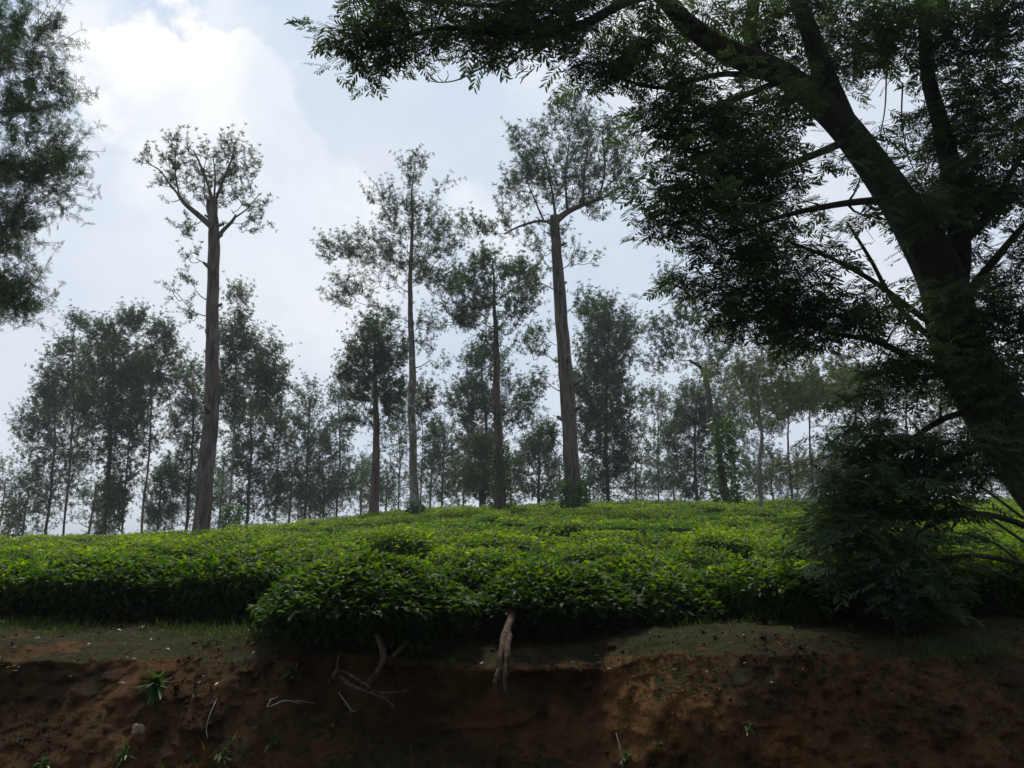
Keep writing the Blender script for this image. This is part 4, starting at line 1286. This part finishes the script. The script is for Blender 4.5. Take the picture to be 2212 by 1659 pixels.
# ------------------------------------------------------------------ unseen trees added across the road behind the viewer to shade the bank
for i, (x, y, h, lab) in enumerate([(-9, -9, 11, 'unseen tree added for shade across the road, left of the viewer'), (-1.5, -10, 13, 'unseen tree added for shade across the road, straight behind the viewer'), (6.5, -9.5, 12, 'unseen tree added for shade across the road, right of the viewer')]):
    b = np.array((x, y, -.05))
    rt = empty('added_shade_tree', b, lab, 'tree', 'unseen trees added behind the viewer for shade')
    g = np.random.default_rng(950 + i)
    tr = spline([b, b + (.2, .1, h * .3), b + (-.1, .2, h * .6), b + (.1, 0, h * .85)], 40)
    rr = np.linspace(.28, .08, 40)
    V, F = tubes([(tr, rr)], 8, .14, i)
    mesh_np('trunk', V - b, F, M['bark'], rt, smooth=True)
    q = norm(g.normal(size=(420, 3))) * g.uniform(.1, 1, (420, 1)) ** .4
    c = b + (0, 0, h * .5) + q * (4.8, 3.0, h * .5)
    br = grow(tr[8:], rr[8:], c, twig_r=.01, seed=i)
    Vb, Fb = tubes(br, 5, 0, 0, cap=False)
    V, F, t = rosettes(c, 16, .45, .42, 960 + i, ROSL, .3)
    crown_mesh(rt, V, F, t, 'near_leaf', Vb, Fb, 'bark', b)

# ------------------------------------------------------------------ bank details
g = np.random.default_rng(5)


def bank_normals(): return np.array((0, -.85, .5))


# short grass and moss on ledge and face (uncountable)
def blades(pos, size, seed, out=(0, -.35, 1.0)):
    g = np.random.default_rng(seed)
    n = len(pos)
    d = g.normal(0, .45, (n, 3)) + out
    T = T_blade(.07, .25)
    return scatter(T[0], T[1], pos, frames(d, roll=g.uniform(0, 6.28, n)), size * g.uniform(.4, 1.3, n), np.clip(g.normal(.4, .25, n), 0, 1))


flatX, flatY, flatZ, flatS = BX.ravel(), BY.ravel(), BZ.ravel(), BS.ravel()
wgt = np.clip(fbm(flatX * 1.1, flatZ * 2.2, flatY * 1.5, 99, 4) + .1, 0, 1) ** 1.2 * np.where(flatS > .6, .9, .22)
wgt *= np.where((flatS > .6) | (flatX < -1), 1, .45)
wgt /= wgt.sum()
k = g.choice(len(flatX), 26000, p=wgt)
pos = np.stack([flatX[k], flatY[k], flatZ[k]], -1) + g.normal(0, .012, (len(k), 3)) * (1, .3, .3)
V, F, t = blades(pos, .05, 3)
k = g.choice(len(flatX), 3500, p=wgt)
pos = np.stack([flatX[k], flatY[k], flatZ[k]], -1)
V2, F2, t2 = blades(pos, .09, 4)
V, F, t = join([(V, F, t), (V2, F2, t2)])
tag(mesh_np('grass', V, F, M['grass'], tint=t), 'short grass and moss growing on the bank and its ledge', 'grass', None, 'stuff')

# crumbs of earth and small stones lying on and stuck in the face
n = 11000
wc = np.where(flatS < .66, 1.0, .25) * np.clip(.35 + fbm(flatX * 1.6, flatZ * 2.5, flatY, 77, 3), .05, 2)
wc /= wc.sum()
k = g.choice(len(flatX), n, p=wc)
pos = np.stack([flatX[k], flatY[k], flatZ[k]], -1) + g.normal(0, .008, (n, 3))
oct_v = np.array([(1, 0, 0), (-.8, .1, 0), (0, 1, .1), (.1, -.9, 0), (0, .1, .8), (.1, 0, -1)])
oct_f = [np.array([(0, 2, 4), (2, 1, 4), (1, 3, 4), (3, 0, 4), (2, 0, 5), (1, 2, 5), (3, 1, 5), (0, 3, 5)])]
V, F, t = scatter(oct_v, oct_f, pos, frames(g.normal(size=(n, 3)), g.normal(size=(n, 3))), .003 + .0045 * g.exponential(1, n), np.zeros(n))
tag(mesh_np('soil_crumbs', V, F, M['soil'], tint=t), 'loose crumbs of red earth on the bank face', 'soil crumbs', None, 'stuff')

# fine hanging rootlets
lines = []
for i in range(170):
    k = g.choice(len(flatX), p=wc)
    if not (.35 < flatS[k] < .66): continue
    p0 = np.array((flatX[k], flatY[k], flatZ[k])); L = g.uniform(.04, .2)
    q = np.array([p0 + (0, .02, 0), p0 + (g.normal(0, .01), -.025, -.2 * L), p0 + (g.normal(0, .02), -.04 - .1 * L, -.6 * L), p0 + (g.normal(0, .04), -.04, -L)])
    lines.append((spline(q, 7), np.linspace(.0018, .0008, 7)))
V, F = tubes(lines, 6, cap=False)
tag(mesh_np('hair_roots', V, F, M['root']), 'fine hair roots hanging from the cut earth', 'rootlets', None, 'stuff')

# fallen leaves on the ledge and upper face
n = 1900
k = g.choice(np.where((flatS > .55))[0], n)
pos = np.stack([flatX[k], flatY[k], flatZ[k] + .008], -1) + g.normal(0, .01, (n, 3)) * (1, 1, 0)
d = g.normal(0, 1, (n, 3)) * (1, 1, .25)
T = T_blade(.35, .2)
V, F, t = scatter(T[0], T[1], pos, frames(d, roll=g.normal(0, .5, n)), .032 * g.uniform(.4, 1.4, n), g.uniform(0, 1, n) ** 2)
tag(mesh_np('leaf_litter', V, F, M['dry_leaf'], tint=t), 'dry fallen leaves scattered on the bank ledge', 'leaf litter', None, 'stuff')


def tuft(u, v, n, size, label, seed, mat='vine_leaf', name='weed', cat='weed', wide=.26, out=(0, -.7, .6)):
    c = on_bank(u, v)
    g = np.random.default_rng(seed)
    root = empty(name, c, label, cat, 'small weeds growing on the red bank')
    T = T_blade(wide, .35)
    d = g.normal(0, .55, (n, 3)) + out
    p = g.normal(0, .012, (n, 3)) + (0, -.01, 0)
    V, F, t = scatter(T[0], T[1], p, frames(d), size * g.uniform(.5, 1.2, n), np.clip(g.normal(.45, .25, n), 0, 1))
    mesh_np('leaves', V, F, M[mat], root, tint=t)
    lines = [(np.array([(0, .01, 0), np.asarray(o) * .3 * size + g.normal(0, .01, 3), norm(np.asarray(o) + g.normal(0, .5, 3)) * size * .8]), [.003, .002, .001]) for o in [out] * 4]
    V, F = tubes(lines, 4)
    mesh_np('stem', V, F, M['bark'], root)
    return root


tuft(338, 1474, 60, .14, 'leafy green weed on the upper left of the red bank', 1)
tuft(640, 1450, 60, .08, 'dim mossy weed left of the bared pale roots', 2, 'grass')
tuft(280, 1625, 34, .07, 'small weed low on the bank below the pale stone', 3)
tuft(600, 1590, 24, .06, 'small weed low on the bank below the bent dry twig', 4)
tuft(95, 1640, 26, .07, 'small weed at the bottom left corner of the bank', 5)
tuft(985, 1410, 20, .1, 'small weed hanging under the ledge between the two overhanging bushes', 6, out=(0, -.6, -.3))
tuft(1345, 1630, 24, .06, 'small weed low on the bank under the red earth block', 7)
tuft(1610, 1560, 22, .06, 'small weed on the dark right part of the bank', 8)
tuft(820, 1385, 20, .1, 'bright green sprig under the big overhanging bush', 9, out=(0, -.7, -.1))
tuft(490, 1625, 26, .06, 'small weed at the foot of the bank right of the pale stone', 10)
tuft(1420, 1600, 20, .05, 'tiny weed in the red earth right of the hollow', 11)


def twig(uv, r, label, forks=(), mat='pale', name='dry_twig', cat='twig', off=.05):
    pts = [on_bank(*q) + (0, -off, 0) for q in uv]
    pts[0][1] += off
    base = pts[0]
    lines = [(spline(pts, 16), np.linspace(r, r * .45, 16))]
    for f in forks:
        p = [on_bank(*q) + (0, -off, 0) for q in f]
        lines.append((spline(p, 10), np.linspace(r * .6, r * .25, 10)))
    V, F = tubes(lines, 6, .2, 3)
    o = mesh_np(name, V - base, F, M[mat], smooth=True)
    o.location = base
    return tag(o, label, cat)


twig([(588, 1500), (591, 1515), (625, 1508), (637, 1502), (660, 1512)], .0045, 'thin bent whitish twig lying across the bank left of the bared roots', [[(655, 1511), (672, 1508), (690, 1510)], [(588, 1500), (600, 1494)]])
twig([(738, 1500), (755, 1511), (768, 1522), (776, 1524)], .005, 'short straight pale twig with forked tip just under the bared roots', [[(766, 1520), (774, 1528)]])
twig([(463, 1500), (461, 1530), (458, 1560), (455, 1580)], .0022, 'fine pale rootlet hanging down the left part of the bank', (), 'pale', 'rootlet', 'root')
twig([(300 + 1030, 1620), (1326, 1590), (1332, 1640)], .0025, 'thin pale loop of stalk low on the bank in the hollow', ())


def stone(u, v, r, label, seed, mat='stone', name='stone', cat='stone', sc=(1, .7, .9)):
    c = on_bank(u, v)
    g = np.random.default_rng(seed)
    n = 18
    th = np.linspace(0, np.pi, n); ph = np.linspace(0, 2 * np.pi, n * 2, endpoint=False)
    A, B_ = np.meshgrid(th, ph, indexing='ij')
    D = np.stack([np.sin(A) * np.cos(B_), np.sin(A) * np.sin(B_), np.cos(A)], -1).reshape(-1, 3)
    rr = r * (1 + .28 * fbm(D[:, 0] * 1.6 + seed, D[:, 1] * 1.6, D[:, 2] * 1.6, seed, 4))
    V = D * rr[:, None] * sc
    idx = np.arange(len(V)).reshape(n, n * 2)
    F = np.stack([idx[:-1], np.roll(idx[:-1], -1, 1), np.roll(idx[1:], -1, 1), idx[1:]], -1).reshape(-1, 4)
    o = mesh_np(name, V, F, M[mat], smooth=True)
    o.location = c + (0, -r * .15, 0)
    return tag(o, label, cat)


stone(290, 1568, .036, 'rounded tan stone embedded in the lower left of the bank', 1)
stone(615, 1438, .06, 'crumbling clod of red earth jutting out left of the bared roots', 2, 'soil', 'earth_clod', 'earth clod', (1.1, .6, .9))
stone(240, 1520, .03, 'small reddish clod on the bank above and left of the tan stone', 3, 'soil', 'earth_clod', 'earth clod')


def dryleaf(u, v, L, ang, label, w=.22, mat='dry_leaf', tint=.95):
    c = on_bank(u, v) + (0, -.03, 0)
    T = T_blade(w, .25)
    d = np.array([[math.sin(ang), -.15, -math.cos(ang)]])
    V, F, t = scatter(T[0], T[1], np.zeros((1, 3)), frames(d, np.array([[0, -1.0, .1]])), [L], np.array([tint]))
    V2 = V + (0, .002, 0)
    F2 = [f[:, ::-1] + len(V) for f in F]
    o = mesh_np('dry_leaf', np.concatenate([V, V2]), F + F2, M[mat], tint=np.concatenate([t, t]))
    o.location = c
    return tag(o, label, 'dry leaf')


dryleaf(722, 1543, .09, -.3, 'curled pale yellow dry leaf hanging below the bared roots')
dryleaf(718, 1570, .12, .15, 'long orange-brown dry leaf hanging lowest below the bared roots', .16, tint=.8)
dryleaf(417, 1486, .03, .1, 'tiny whitish leaf scrap on the bank right of the leafy weed', .45, 'pale')
dryleaf(391, 1402, .03, .8, 'small yellowish dry leaf on the ledge above the leafy weed', .4)

# ------------------------------------------------------------------ hazy air
me = bpy.data.meshes.new('haze')
x0, x1, y0, y1, z0, z1 = -2800, 2800, -2800, 2800, -9, 32
vs = [(x, y, z) for x in (x0, x1) for y in (y0, y1) for z in (z0, z1)]
me.from_pydata(vs, [], [(0, 1, 3, 2), (4, 6, 7, 5), (0, 4, 5, 1), (2, 3, 7, 6), (0, 2, 6, 4), (1, 5, 7, 3)])
m, N = new_mat('haze')
vol = N.n('ShaderNodeVolumePrincipled')
vol.inputs['Color'].default_value = (.88, .95, 1, 1)
vol.inputs['Density'].default_value = HAZE
vol.inputs['Anisotropy'].default_value = .3
o = N.n('ShaderNodeOutputMaterial'); N.l(vol.outputs[0], o.inputs[1])
me.materials.append(m)
hz = bpy.data.objects.new('haze', me); col.objects.link(hz)
tag(hz, 'thin bright haze filling the air', None, None, 'stuff')
